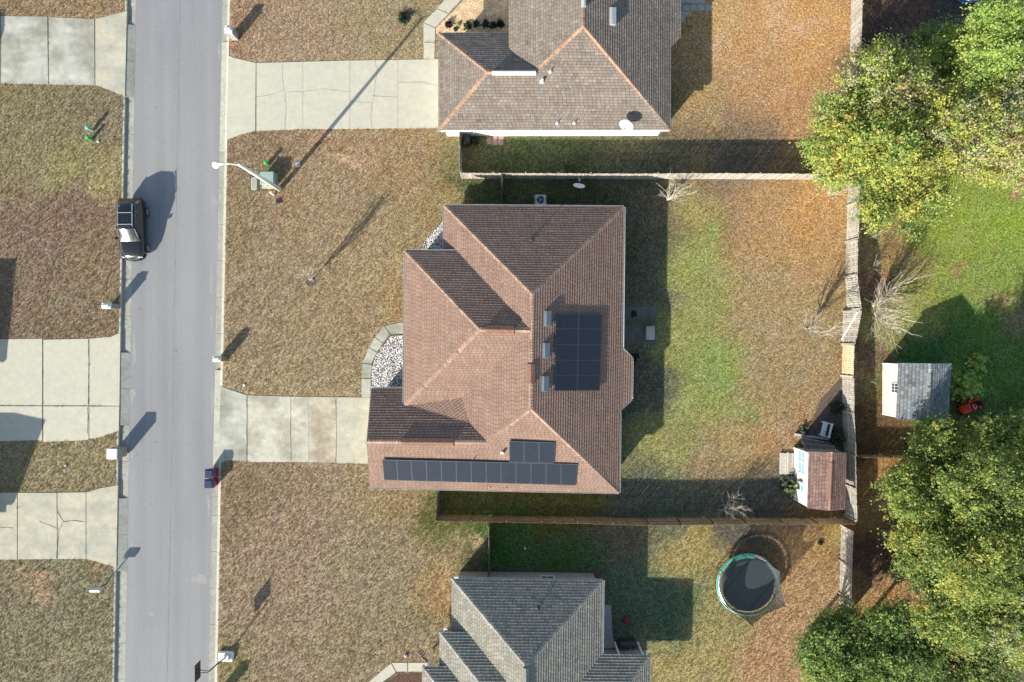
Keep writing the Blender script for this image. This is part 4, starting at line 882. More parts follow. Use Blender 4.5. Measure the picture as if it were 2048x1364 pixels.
# bench, in the shade by the fence
t = thing('garden_bench', 'white slatted garden bench in the shade north of the playhouse shed', 'bench', G(1645, 857), local=True); t.rotation_euler = (0, 0, math.radians(-14)); bw = .42
for k in range(3): obj('seat_slat', MB().box(-.12 + k * .13 - .1, 0, .44, .115, 1.15, .025), M['blue_white'], t)
for k in range(2): obj('back_slat', MB().beam((.30, -.57, .62 + k * .17), (.30, .57, .62 + k * .17), .03, .14), M['blue_white'], t)
for y in (-.5, .5):
    obj('leg', MB().box(-.22, y, 0, .06, .06, .44), M['blue_white'], t); obj('leg', MB().beam((.24, y, 0), (.33, y, .88), .06, .06, up=(0, 1, 0)), M['blue_white'], t); obj('armrest', MB().beam((-.26, y, .6), (.28, y, .62), .06, .03), M['blue_white'], t)

# ------------------------------------------------------------------ street lamp, cabinets, mailboxes, bins
t = thing('street_lamp', 'tall white street lamp leaning over the kerb, its long shadow across the driveway', 'street lamp', G(560, 379))
b0, tp = G(560, 379), G(478, 329, 8.05)
obj('pole', MB().tube([b0, b0.lerp(tp, .5), tp], [.18, .14, .10], 10), M['white_paint'], t, smooth=True)
e = G(447, 327, 8.3); arm = obj('arm', MB().tube([tp - Vector((0, 0, .35)), tp + Vector((-.3, .02, .0)), tp.lerp(e, .6) + Vector((0, 0, .05)), e], .045, 8), M['white_paint'], t)
hd = MB(); c = G(432, 329, 8.3)
for (x, r) in ((0, 0),): pass
hd.lathe([(.0, .10), (.16, .09), (.26, .02), (.27, -.03), (.2, -.10), (.0, -.12)], c, 14)
hd.tube([e + Vector((.1, 0, 0)), e, c], [.04, .07, .14], 8); obj('lamp_head', hd, M['white_paint'], t, smooth=True); obj('base_collar', MB().lathe([(.0, .12), (.17, .1), (.19, 0)], b0, 10), M['metal_light'], t)
t = thing('transformer_cabinet', 'pale green transformer cabinet on a pad under the street lamp', 'utility cabinet', G(545, 362))
c = G(540, 362); obj('pad', MB().box(c.x, c.y, 0, 1.25, 1.2, .06, mi=0, bev=.04), M['concrete_mossy'], t); HARD.append([(c.x - .6, c.y - .6), (c.x + .6, c.y - .6), (c.x + .6, c.y + .6), (c.x - .6, c.y + .6)])
obj('body', MB().box(c.x + .05, c.y + .05, .06, 1.0, .95, .68, bev=.03), M['box_green'], t); obj('lid', MB().box(c.x + .05, c.y + .05, .74, 1.06, 1.0, .1, bev=.04), M['box_green'], t)
obj('latch', MB().box(c.x + .05, c.y - .44, .4, .12, .04, .2), M['metal_dark'], t)
t = thing('utility_vault', 'grey rounded concrete vault lid set in the lawn left of the transformer cabinet', 'vault lid', G(508, 367)); c = G(509, 367)
obj('lid', MB().box(c.x, c.y, 0, .68, 1.2, .09, bev=.13), M['kerb'], t); obj('frame', MB().box(c.x, c.y, -.1, .78, 1.3, .14, bev=.03), M['dirt_dark'], t); HARD.append([(c.x - .4, c.y - .65), (c.x + .4, c.y - .65), (c.x + .4, c.y + .65), (c.x - .4, c.y + .65)])
def pedestal(label, px, py, r, h, m, mcap=None):
    t = thing('utility_pedestal', label, 'pedestal', G(px, py)); c = G(px, py)
    obj('body', MB().tube([c - Vector((0, 0, .05)), c + Vector((0, 0, h * .9))], r, 12), M[m], t, smooth=False); obj('cap', MB().lathe([(r * 1.12, h * .82), (r * 1.12, h * .95), (r * .7, h), (0, h + .01)], c, 12), M[mcap or m], t); return t
pedestal('small bright green pedestal just north of the transformer cabinet', 537, 329, .14, .75, 'bright_green', 'bright_green')
pedestal('short white capped pipe in the grass at the foot of the street lamp', 548, 389, .09, .75, 'pvc')
pedestal('teal capped utility pedestal on the upper left lawn, further from the camera top edge', 186, 261, .13, .85, 'box_green', 'teal')
pedestal('green utility pedestal on the upper left lawn, nearer the black car', 184, 279, .13, .7, 'bright_green', 'bright_green')
pedestal('small white stub pipe beside the green pedestals on the upper left lawn', 197, 284, .07, .12, 'pvc')
pedestal('pink capped marker near the top edge of the shaded strip between the houses', 1157, 360, .06, .5, 'pvc')
for lab, px, py, sx, sy, m in (('dark sunken meter lid in bare soil below the street lamp', 558, 401, .5, .4, 'tyre'), ('pale blue square lid in the grass right of the transformer cabinet', 596, 329, .36, .4, 'metal_light')):
    c = G(px, py); tag(obj('meter_lid', MB().box(c.x, c.y, -.02, sx, sy, .07, .15, bev=.02), M[m], org=c), lab, 'lid')
def brick_mailbox(label, px, py, sx, sy, h, m='brick_grey', top='white_siding', cap_box=True, rot=-.02):
    c = G(px, py); t = thing('brick_mailbox', label, 'mailbox', c, 'mailboxes along the kerb', local=True); t.rotation_euler = (0, 0, rot)
    nr = int(h / .09)
    mb = MB(); mb.box(0, 0, -.1, sx - .03, sy - .03, h + .05); obj('core', mb, M['sand'], t)
    for r in range(nr):        # brick courses, each brick a block
        for (ax, ln, oth) in (('x', sx, sy), ('y', sy, sx)):
            for sd in (-1, 1):
                n = max(2, round(ln / .22)); w = ln / n
                for k in range(n):
                    u = -ln / 2 + (k + .5) * w + (w / 4 if r % 2 else -w / 4) * .6; u = max(-ln / 2 + w * .4, min(ln / 2 - w * .4, u))
                    x, y = (u, sd * (oth / 2 - .03)) if ax == 'x' else (sd * (oth / 2 - .03), u)
                    key = 'brk%s%.2f%s' % (ax, w, m)
                    if key not in BR: BR[key] = mesh('brick', MB().box(0, 0, 0, (w - .015) if ax == 'x' else .07, .07 if ax == 'x' else (w - .015), .075), M[m])
                    o = link(bpy.data.objects.new('brick', BR[key])); o.parent = t; o.location = (x + random.uniform(-.004, .004), y, .01 + r * h / nr); ORG[o.name] = Vector()
    obj('cap', MB().box(0, 0, h, sx + .08, sy + .08, .08, bev=.03), M[top], t)
    if cap_box:
        mb = MB(); n = 8; L2 = sx * .48
        pr = [(-.13, 0), (.13, 0)] + [(.13 * math.cos(a), .09 + .1 * math.sin(a)) for a in [math.pi * k / n for k in range(n + 1)]]
        vs = [(x_, p[0], h + .08 + p[1]) for x_ in (-L2 * .9, L2 * .7) for p in pr]; k = len(pr)
        mb.add(vs, [tuple(range(k)), tuple(range(2 * k - 1, k - 1, -1))] + [(i, k + i, k + (i + 1) % k, (i + 1) % k) for i in range(k)]); obj('letter_box', mb, M['white_paint'] if top != 'metal_grey' else M['metal_grey'], t)
    return t
BR = {}
brick_mailbox('brick mailbox by the kerb at the top of the picture, beside the clean white driveway', 471, 74, .5, .55, 1.25)
brick_mailbox('brick mailbox on the left kerb just below the parked black car', 231, 613, .62, .4, 1.15)
brick_mailbox('brick mailbox on the right kerb level with the gravel bed', 447, 717, .55, .38, 1.15, 'brick_tan')
brick_mailbox('largest white topped mailbox pillar on the left kerb between two driveways', 244, 902, .72, .72, 1.3, 'brick_grey', 'white_paint', False)
brick_mailbox('mailbox pillar just below the bottom edge, only its shadow in the picture', 442, 1388, .5, .5, 1.3)
# post mailbox, lower left
c = G(211, 1168); t = thing('post_mailbox', 'grey metal mailbox on a single post by the lower left kerb', 'mailbox', c, 'mailboxes along the kerb', local=True)
obj('post', MB().tube([(0, 0, -.1), (0, 0, .8), (-.05, 0, 1.05)], .05, 8), M['metal_dark'], t); obj('bracket', MB().beam((-.3, 0, 1.06), (.3, 0, 1.06), .06, .05), M['metal_dark'], t)
mb = MB(); pr = [(-.17, 0), (.17, 0)] + [(.17 * math.cos(math.pi * k / 8), .18 + .16 * math.sin(math.pi * k / 8)) for k in range(9)]; k = len(pr)
mb.add([(x_, p[0], 1.1 + p[1]) for x_ in (-.36, .36) for p in pr], [tuple(range(k)), tuple(range(2 * k - 1, k - 1, -1))] + [(i, k + i, k + (i + 1) % k, (i + 1) % k) for i in range(k)]); obj('letter_box', mb, M['metal_light'], t)
obj('flag', MB().box(.05, -.19, 1.2, .05, .02, .22), M['red_plastic'], t)
# two wheeled bins
def bin_(label, px, py, m='red_plastic'):
    t = thing('wheeled_bin', label, 'rubbish bin', G(px, py), 'bins standing at the kerb', local=True); t.location.z = ROADZ
    mb = MB(); b_, t_ = .26, .33; vs = [(x * b_, y * b_, .08) for x, y in ((-1, -1), (1, -1), (1, 1), (-1, 1))] + [(x * t_, y * t_, 1.0) for x, y in ((-1, -1), (1, -1), (1, 1), (-1, 1))]
    mb.add(vs, [(3, 2, 1, 0), (4, 5, 6, 7), (0, 1, 5, 4), (1, 2, 6, 5), (2, 3, 7, 6), (3, 0, 4, 7)]); obj('body', mb, M[m], t)
    mb = MB(); mb.box(-.02, 0, 1.0, .72, .70, .05, bev=.02); mb.box(-.02, 0, 1.05, .5, .5, .05, bev=.02); obj('lid', mb, M['navy_plastic'], t)
    obj('handle', MB().tube([(.38, -.26, 1.0), (.40, 0, 1.02), (.38, .26, 1.0)], .02, 6), M['navy_plastic'], t)
    for y in (-.24, .24): obj('wheel', MB().lathe([(0, -.03), (.11, -.03), (.11, .03), (0, .03)], (.24, y, .11), 12, axis='y'), M['tyre'], t)
    return t
bin_('northern of two red wheeled bins with dark blue lids at the driveway kerb', 429, 943); bin_('southern of two red wheeled bins with dark blue lids at the driveway kerb', 428, 963)
# basketball goal
c = G(451, 1311); t = thing('basketball_goal', 'portable basketball goal by the lower right kerb, backboard facing the road', 'basketball hoop', c)
mb = MB(); mb.box(c.x + .1, c.y, 0, 1.15, .75, .28, -.05, bev=.08); obj('base', mb, M['white_paint'], t); obj('weight', MB().box(c.x + .25, c.y, .28, .45, .5, .2, .1, bev=.05), M['metal_light'], t)
bt = Vector((G(395, 1343, 2.75).x, G(395, 1343, 2.75).y, 2.75)); pt_ = c + Vector((-.15, 0, 2.6))
obj('pole', MB().tube([c + Vector((.15, 0, .25)), c + Vector((-.05, 0, 1.4)), pt_], .05, 8), M['metal_dark'], t)
for dz in (-.25, .25): obj('arm', MB().beam(pt_ + Vector((0, 0, dz * .4)), bt + Vector((.03, 0, dz)), .04, .04), M['metal_dark'], t)
mb = MB(); mb.box(bt.x, bt.y, bt.z - .45, .05, 1.25, .9); bb = obj('backboard', mb, M['metal_dark'], t)
mb = MB(); mb.box(bt.x - .03, bt.y, bt.z - .44, .008, 1.22, .88); obj('face', mb, M['white_paint'], bb)
obj('rim', MB().tube([bt + Vector((-.28 + .23 * math.cos(a), .23 * math.sin(a), -.3)) for a in np.linspace(0, 6.283, 17)], .012, 6, cap=False), M['mower_red'], t)

# ------------------------------------------------------------------ car
def make_car(name, label, x, y, rot, z=ROADZ):
    t = thing(name, label, 'car', (x, y, z), local=True, group=None); t.rotation_euler = (0, 0, rot)
    st = [(-2.33, .50, .60, .40), (-2.26, .68, .76, .30), (-2.05, .82, .88, .25), (-1.6, .91, .97, .24), (-1.0, .94, 1.06, .24), (0, .95, 1.08, .24), (1.2, .95, 1.10, .24), (1.8, .93, 1.12, .25), (2.15, .88, 1.12, .28), (2.3, .80, 1.05, .34), (2.34, .72, .85, .42)]
    mb = MB(); vs = []
    for (yy_, w, zt, zb) in st:
        half = [(0, zb), (w * .85, zb), (w * .98, zb + .15), (w, .62), (w * .985, zt - .12), (w * .93, zt - .03), (w * .6, zt + .015), (0, zt + .03)]
        ring = half + [(-a, b) for a, b in half[-2:0:-1]]; vs += [(a, yy_, b) for a, b in ring]; nr = len(ring)
    fs = [(i * nr + k, i * nr + (k + 1) % nr, (i + 1) * nr + (k + 1) % nr, (i + 1) * nr + k) for i in range(len(st) - 1) for k in range(nr)] + [tuple(range(nr - 1, -1, -1)), tuple(range((len(st) - 1) * nr, len(st) * nr))]
    mb.add(vs, fs)
    # cabin shell: windscreen slope, roof, tail
    cs = [(-1.02, .86, 1.05, .86), (-.16, .70, 1.62, .90), (.2, .69, 1.68, .92), (1.3, .69, 1.68, .92), (1.9, .68, 1.60, .90), (2.25, .80, 1.08, .84)]
    vs = []
    for (yy_, wt, zt, wb) in cs:
        ring = [(wb, 1.03), (lerp(wb, wt, .93), lerp(1.03, zt, .9)), (wt * .9, zt - .01), (wt * .5, zt + .02), (0, zt + .03)]; ring = ring + [(-a, b) for a, b in ring[-2::-1]]
        vs += [(a, yy_, b) for a, b in ring]; nr = len(ring)
    mb.add(vs, [(i * nr + k, i * nr + k + 1, (i + 1) * nr + k + 1, (i + 1) * nr + k) for i in range(len(cs) - 1) for k in range(nr - 1)])
    body = obj('body', mb, M['black_paint'], t, smooth=True)
    # windscreen, curved, a hair proud of the shell
    mb = MB(); vs = []
    for j in range(7):
        v = j / 6; yy_ = lerp(-.98, -.17, v); zz = lerp(1.085, 1.645, v) + .015; w = lerp(.80, .64, v)
        for i in range(9): u = i / 8 * 2 - 1; vs.append((u * w, yy_ - .0 + .13 * u * u * (1 - .4 * v), zz + .022 - .035 * u * u))
    mb.add(vs, [(j * 9 + i, j * 9 + i + 1, (j + 1) * 9 + i + 1, (j + 1) * 9 + i) for j in range(6) for i in range(8)]); obj('windscreen', mb, M['glass_car'], t, smooth=True)
    mb = MB(); mb.add([(-.62, 1.93, 1.58), (.62, 1.93, 1.58), (.74, 2.27, 1.14), (-.74, 2.27, 1.14)], [(0, 1, 2, 3)]); obj('rear_window', mb, M['glass_car'], t)
    for sx in (-1, 1):
        for (a, b) in ((-.62, .28), (.36, 1.18), (1.26, 1.95)):
            m2 = MB(); ta = max(a, -.12); m2.add([(sx * .905, a, 1.13), (sx * .915, b, 1.13), (sx * .765, min(b, 1.8), 1.56), (sx * .765, ta + .02, 1.56)], [(0, 1, 2, 3)]); obj('side_window', m2, M['glass_car'], t)
        m2 = MB(); m2.beam((sx * .95, -.75, 1.1), (sx * 1.10, -.72, 1.12), .16, .13); obj('wing_mirror', m2, M['black_paint'], t)
        m2 = MB(); m2.beam((sx * .56, .05, 1.78), (sx * .56, 1.75, 1.76), .045, .04)
        for yy_ in (.1, .9, 1.7): m2.beam((sx * .56, yy_, 1.68), (sx * .56, yy_, 1.78), .05, .05)
        obj('roof_rail', m2, M['metal_light'], t)
        m2 = MB(); m2.lathe([(.0, -.03), (.17, -.02), (.17, .05), (0, .09)], (sx * .60, -2.24, .74), 12, axis='y'); m2.v = [(v[0], v[1] + .02 + abs(v[0]) * .18 - .1, v[2]) for v in m2.v]; obj('headlight', m2, M['lamp_lens'], t)
        m2 = MB(); m2.box(sx * .78, 2.28, .82, .14, .10, .3); obj('tail_light', m2, M['red_lens'], t)
        m2 = MB(); m2.tube([(sx * .72, -1.0, 1.1), (sx * .74, -.7, 1.34), (sx * .66, -.15, 1.66)], .012, 5); obj('window_trim', m2, M['chrome'], t)
        for yy_ in (-1.45, 1.38):
            w = obj('wheel', MB().lathe([(.0, -.02), (.30, -.02), (.31, .02), (0, .02)], (sx * .80, yy_, .36), 20, axis='x'), M['tyre'], t)
            obj('tyre', MB().lathe([(.24, sx * -.11), (.34, sx * -.11), (.36, sx * -.08), (.36, sx * .08), (.345, sx * .11), (.24, sx * .12)], (sx * .87, yy_, .36), 24, axis='x'), M['tyre'], w)
            m2 = MB(); m2.lathe([(.0, sx * .09), (.05, sx * .10), (.06, sx * .08)], (sx * .87, yy_, .36), 12, axis='x'); m2.lathe([(.20, sx * .10), (.25, sx * .12), (.25, sx * .08)], (sx * .87, yy_, .36), 24, axis='x')
            for k in range(5): a = k * 1.2566; m2.beam((sx * .965, yy_, .36), (sx * .965, yy_ + .23 * math.cos(a), .36 + .23 * math.sin(a)), .07, .03, 0, up=(1, 0, 0))
            obj('rim', m2, M['rim'], w)
    for yy_ in (.18, 1.62 - .55): obj('crossbar', MB().beam((-.58, yy_, 1.80), (.58, yy_, 1.80), .05, .03), M['metal_light'], t)
    mb = MB(); mb.tube([(-.46, -2.24, .70), (-.25, -2.31, .72), (0, -2.34, .72), (.25, -2.31, .72), (.46, -2.24, .70)], [.05, .07, .075, .07, .05], 6); obj('grille', mb, M['chrome'], t); mb = MB(); mb.tube([(-.90, -1.90, .46), (-.78, -2.16, .46), (-.45, -2.33, .46), (0, -2.39, .46), (.45, -2.33, .46), (.78, -2.16, .46), (.90, -1.90, .46)], .10, 8); obj('bumper', mb, M['black_paint'], t)
    mb = MB()
    for k in range(5): mb.beam((-.4 + .2 * k, .3, 1.725), (-.4 + .2 * k, 1.6, 1.725), .012, .012)
    obj('roof_rib', mb, M['metal_dark'], body); return t
M['glass_car'] = mat('car_glass', (.012, .014, .016), .15, 0, spec=1.0, coat=0)
make_car('parked_car', 'black suv with roof rack parked on the left kerb, sun flaring off its windscreen', -29.36, 8.66, math.radians(.6))
make_car('parked_car', 'suv on the top left driveway beyond the left edge, only its shadow in the picture', (-97 - 1024) / S, (682 - 112) / S, math.radians(-90), z=.04)

# ------------------------------------------------------------------ air conditioner, storage box, mower, tarp, flag, trampoline
c = G(1080, 404); t = thing('air_conditioner', 'grey air conditioner unit with round fan by the north wall of the brown roofed house', 'air conditioner', (c.x, c.y, 0))
obj('pad', MB().box(c.x, c.y, 0, 1.0, 1.0, .06), M['concrete_mossy'], t); obj('cabinet', MB().box(c.x, c.y, .06, .82, .82, .78, bev=.05), M['metal_light'], t)
f = obj('fan_guard', MB().lathe([(.33, .845), (.33, .87), (.30, .87)], (c.x, c.y, 0), 20), M['metal_light'], t); mb = MB(); mb.lathe([(0, .847), (.30, .847)], (c.x, c.y, 0), 20); obj('fan_well', mb, M['metal_dark'], t); mb = MB()
for k in range(3): a = k * 2.094; mb.beam((c.x, c.y, .86), (c.x + .26 * math.cos(a), c.y + .26 * math.sin(a), .862), .13, .01)
obj('fan_blade', mb, M['metal_grey'], t)
c = G(1298, 666); t = thing('storage_box', 'grey lidded storage box on the shaded patio slab', 'storage box', (c.x, c.y, 0)); obj('body', MB().box(c.x, c.y, .03, .62, 1.0, .5, bev=.03), M['concrete_weathered'], t); obj('lid', MB().box(c.x, c.y, .53, .68, 1.06, .08, bev=.03), M['concrete_mossy'], t)
c = G(1930, 812); t = thing('riding_mower', 'red riding mower in the deep shade right of the cream shed', 'mower', (c.x, c.y, 0), local=True); t.rotation_euler = (0, 0, .4)
obj('hood', MB().box(-.35, 0, .35, .75, .6, .45, bev=.12), M['mower_red'], t); obj('chassis', MB().box(.1, 0, .25, 1.6, .5, .15), M['metal_dark'], t); obj('cutting_deck', MB().box(.15, 0, .12, .7, 1.05, .15, bev=.06), M['mower_red'], t)
obj('seat', MB().box(.55, 0, .55, .4, .42, .12, bev=.05), M['tyre'], t); obj('seat_back', MB().box(.76, 0, .6, .1, .42, .38, bev=.03), M['tyre'], t); obj('fender', MB().box(.6, 0, .42, .7, .95, .08, bev=.03), M['mower_red'], t)
obj('steering_wheel', MB().tube([(.15 + .04 * math.cos(a) * .5, .17 * math.sin(a), .95 + .15 * math.cos(a)) for a in np.linspace(0, 6.283, 15)], .015, 6, cap=False), M['white_paint'], t)
for x_, y_, r_ in ((-.55, -.42, .18), (-.55, .42, .18), (.6, -.42, .26), (.6, .42, .26)): obj('wheel', MB().lathe([(0, -.1), (r_, -.09), (r_, .09), (0, .1)], (x_, y_, r_), 16, axis='y'), M['tyre'], t)
c = G(1935, -46); t = thing('wading_pool', 'blue tarp covered inflatable pool cut by the top edge, right of the fence', 'pool', (c.x, c.y, 0))
obj('rim', MB().lathe([(1.75, 0), (2.0, .12), (2.02, .35), (1.9, .5), (1.7, .45), (1.62, .2), (1.6, .05)], (c.x, c.y, 0), 28), M['metal_light'], t, smooth=True)
mb = MB(); n = 24; vs = [(c.x, c.y, .42)] + [(c.x + r_ * math.cos(a), c.y + r_ * math.sin(a), .50 + random.uniform(-.06, .06) - (.35 if r_ > 2 else 0)) for r_ in (1.0, 1.9, 2.15) for a in [2 * math.pi * k / n for k in range(n)]]
mb.add(vs, [(0, 1 + k, 1 + (k + 1) % n) for k in range(n)] + [(1 + i * n + k, 1 + (i + 1) * n + k, 1 + (i + 1) * n + (k + 1) % n, 1 + i * n + (k + 1) % n) for i in range(2) for k in range(n)]); obj('tarp', mb, M['blue_tarp'], t)
# flag at the porch of the south house
c = G(852, 1336, 1.8); t = thing('porch_flag', 'striped flag with a blue corner hanging from a short pole over the southern front walk', 'flag', c)
a, b = G(858, 1333, 1.9), G(834, 1304, 2.9)
obj('pole', MB().tube([a, b], .015, 6), M['metal_light'], t)
top0, top1 = a.lerp(b, .25), a.lerp(b, .98); nst = 11; ns = 10
def fl(u, v): p = top0.lerp(top1, u); return p + Vector((.10 * math.sin(v * 7 + u * 5), .06 * math.sin(u * 9 + v * 3), -1.15 * v))
mbs = {'flag_red': MB(), 'white_paint': MB(), 'flag_blue': MB()}
for i in range(nst):
    for j in range(ns):
        q = [fl(i / nst, j / ns), fl((i + 1) / nst, j / ns), fl((i + 1) / nst, (j + 1) / ns), fl(i / nst, (j + 1) / ns)]
        key = 'flag_blue' if (i < 5 and j < 4) else ('flag_red' if i % 2 == 0 else 'white_paint'); mbs[key].add(q, [(0, 1, 2, 3)])
obj('red_stripes', mbs['flag_red'], M['flag_red'], t); obj('white_stripes', mbs['white_paint'], M['white_paint'], t); obj('canton', mbs['flag_blue'], M['flag_blue'], t)
# trampoline
zc = .9; C = G(1496, 1170, zc); R_ = 2.36; t = thing('trampoline', 'round trampoline with green padding and black safety net in the south yard', 'trampoline', (C.x, C.y, 0))
ring = lambda r, z, n=48, a0=0, a1=6.2832: [Vector((C.x + r * math.cos(a), C.y + r * math.sin(a), z)) for a in np.linspace(a0, a1, n)]
obj('frame', MB().tube(ring(R_, zc), .035, 6, cap=False), M['metal_light'], t, smooth=True)
mb = MB(); n = 48; mb.add([(C.x, C.y, zc - .03)] + [tuple(p) for p in ring(2.02, zc - .02, n + 1)[:-1]], [(0, 1 + k, 1 + (k + 1) % n) for k in range(n)]); obj('jumping_mat', mb, M['mat_black'], t)
mb = MB()
for k in range(96): a = 2 * math.pi * k / 96; mb.beam((C.x + 2.02 * math.cos(a), C.y + 2.02 * math.sin(a), zc - .02), (C.x + R_ * math.cos(a), C.y + R_ * math.sin(a), zc), .02, .02)
obj('springs', mb, M['metal_light'], t, kind='stuff')
for (a0, a1, r0, r1, m_) in ((.0, .9, 2.22, 2.38, 'teal'), (.95, 1.35, 2.20, 2.42, 'metal_light'), (1.35, 2.05, 2.06, 2.42, 'teal'), (2.1, 2.75, 2.2, 2.42, 'teal'), (2.8, 4.1, 2.17, 2.32, 'metal_light'), (2.8, 4.0, 2.33, 2.44, 'teal'), (4.1, 5.1, 2.2, 2.36, 'teal'), (5.15, 6.2, 2.16, 2.32, 'bright_green')):
    n = 14; mb = MB(); aa = np.linspace(a0, a1, n); vs = []
    for a in aa: vs += [(C.x + r0 * math.cos(a), C.y + r0 * math.sin(a), zc + .02), (C.x + (r0 + r1) / 2 * math.cos(a), C.y + (r0 + r1) / 2 * math.sin(a), zc + .07 + random.uniform(-.01, .01)), (C.x + r1 * math.cos(a), C.y + r1 * math.sin(a), zc + .01)]
    mb.add(vs, [(i * 3 + j, i * 3 + j + 1, i * 3 + j + 4, i * 3 + j + 3) for i in range(n - 1) for j in range(2)]); obj('edge_pad', mb, M[m_], t)
angs = [math.radians(a) for a in (42, -24, -96, -156, 152, 100)]
for a in angs:
    p = Vector((C.x + 2.4 * math.cos(a), C.y + 2.4 * math.sin(a), 0)); 
    obj('net_pole', MB().tube([p + Vector((0, 0, .1)), p + Vector((0, 0, 1.6)), p + Vector((math.cos(a) * .02, math.sin(a) * .02, 2.65))], .028, 6), M['metal_dark'], t)
    l, r_ = a - .28, a + .28; q0 = Vector((C.x + 2.3 * math.cos(l), C.y + 2.3 * math.sin(l), zc - .03)); q1 = Vector((C.x + 2.3 * math.cos(r_), C.y + 2.3 * math.sin(r_), zc - .03)); g0 = Vector((q0.x + .1 * math.cos(a), q0.y + .1 * math.sin(a), .03)); g1 = Vector((q1.x + .1 * math.cos(a), q1.y + .1 * math.sin(a), .03))
    obj('leg', MB().tube([q0, g0, g1, q1], .025, 6), M['wood_brown'], t)
mb = MB()
so = sorted(angs)
for a, b in zip(so, so[1:] + [so[0] + 2 * math.pi]):
    nx_ = 12; vs = []
    for i in range(nx_ + 1):
        u = i / nx_; an = lerp(a, b, u); zt = 2.62 - .85 * math.sin(math.pi * u) ** .8; rr = 2.4 - .22 * math.sin(math.pi * u)
        for j in range(4): v = j / 3; r2 = lerp(2.12, rr, v); vs.append((C.x + r2 * math.cos(an), C.y + r2 * math.sin(an), lerp(zc, zt, v)))
    mb.add(vs, [(i * 4 + j, i * 4 + j + 1, (i + 1) * 4 + j + 1, (i + 1) * 4 + j) for i in range(nx_) for j in range(3)])
obj('safety_net', mb, M['net'], t)
# grill and bins at the back of the south house
c = G(1252, 1283); t = thing('patio_grill', 'dark covered grill on the shaded patio behind the grey roofed house', 'grill', (c.x, c.y, 0)); obj('cover', MB().box(c.x, c.y, .1, 1.5, .7, .95, .05, bev=.2), M['metal_dark'], t); obj('hose', MB().tube([(c.x - .3, c.y - .4, 1.06), (c.x, c.y - .3, 1.08), (c.x + .2, c.y - .1, 1.07), (c.x + .1, c.y + .1, 1.06)], .02, 5), M['kerb'], t)
c = G(1251, 1240); tag(obj('toy_car', MB().box(c.x, c.y, 0, .3, .5, .25, .3, bev=.06), M['red_plastic'], org=c), 'small dark red toy on the shaded grass behind the south house', 'toy')
c = G(934, 285); t = thing('grill_cart', 'dark grill cart standing by the west end of the white wall', 'grill', (c.x, c.y, 0)); obj('body', MB().box(c.x, c.y, .05, .5, .7, .85, bev=.05), M['metal_dark'], t); obj('shelf', MB().box(c.x, c.y + .48, .8, .5, .22, .03), M['metal_grey'], t)
for lab, x_, y_, r_, m_ in (('small pink flower clump on the grass left of the porch flag', 811, 1311, .16, 'pink_flower'), ('white ball on the dark green lawn north of the grey roofed house', 1050, 1097, .10, 'white_paint'), ('small white litter scrap on the lower left lawn strip', 131, 931, .11, 'metal_light'), ('white scrap on the lawn left of the parked car', 180, 375, .06, 'white_paint'), ('white stick on the grass above the main driveway', 488, 770, .10, 'white_paint'), ('small white object east of the lower fence', 1717, 1013, .06, 'white_paint')):
    p = G(x_, y_, .05); mb = MB(); mb.lathe([(0, .0), (r_ * .8, .03), (r_, r_ * .6), (r_ * .6, r_), (0, r_ * 1.1)], (p.x, p.y, 0), 7); mb.v = [(v[0] + random.uniform(-.02, .02), v[1] + random.uniform(-.02, .02), v[2]) for v in mb.v]; tag(obj({'pink_flower': 'flower_clump'}.get(m_, 'ball' if 'ball' in lab else 'litter'), mb, M[m_], org=(p.x, p.y, 0)), lab, {'pink_flower': 'flowers'}.get(m_, 'ball' if 'ball' in lab else 'litter'))
# ------------------------------------------------------------------ trees and plants
def quad_mesh(name, V, Fn, mats, col=None):
    n = len(V); me = bpy.data.meshes.new(name); me.vertices.add(n); me.vertices.foreach_set('co', V.astype(np.float32).ravel())
    nf = n // Fn; me.loops.add(n); me.loops.foreach_set('vertex_index', np.arange(n, dtype=np.int32)); me.polygons.add(nf)
    me.polygons.foreach_set('loop_start', np.arange(0, n, Fn, dtype=np.int32)); me.update(calc_edges=True)
    me.materials.append(mats)
    if col is not None:
        at = me.attributes.new('Col', 'FLOAT_COLOR', 'FACE'); at.data.foreach_set('color', np.column_stack([col, np.ones(nf)]).astype(np.float32).ravel())
    me.update(); return me
DARK = [1.0]
def leaves_at(C, Cn, per, spread, size, pal, clump_tone):
    """C: clump centres, Cn: outward directions; returns quads and colours"""
    n = len(C) * per; ci = np.repeat(np.arange(len(C)), per); P = C[ci] + RNG.normal(0, spread * .55, (n, 3)) + Cn[ci] * RNG.normal(0, spread * 1.9, (n, 1))
    Nn = Cn[ci] * .9 + RNG.normal(0, .75, (n, 3)) + np.array([0, 0, .5]); Nn /= np.linalg.norm(Nn, axis=1)[:, None]
    T = RNG.normal(0, 1, (n, 3)); T -= (T * Nn).sum(1)[:, None] * Nn; T /= np.linalg.norm(T, axis=1)[:, None]; B = np.cross(Nn, T)
    s = size * RNG.uniform(.5, 1.6, n)[:, None]; a, b = T * s, B * s * .55
    V = np.stack([P - a, P - b * 1.0 + a * .1, P + a, P + b * 1.0 + a * .1], 1).reshape(-1, 3)
    k = RNG.integers(0, len(pal), n); own = RNG.random(n) < .12; k = np.where(own, k, clump_tone[ci]); col = np.array(pal)[k] * DARK[0] * RNG.uniform(.82, 1.12, n)[:, None]
    return V, col
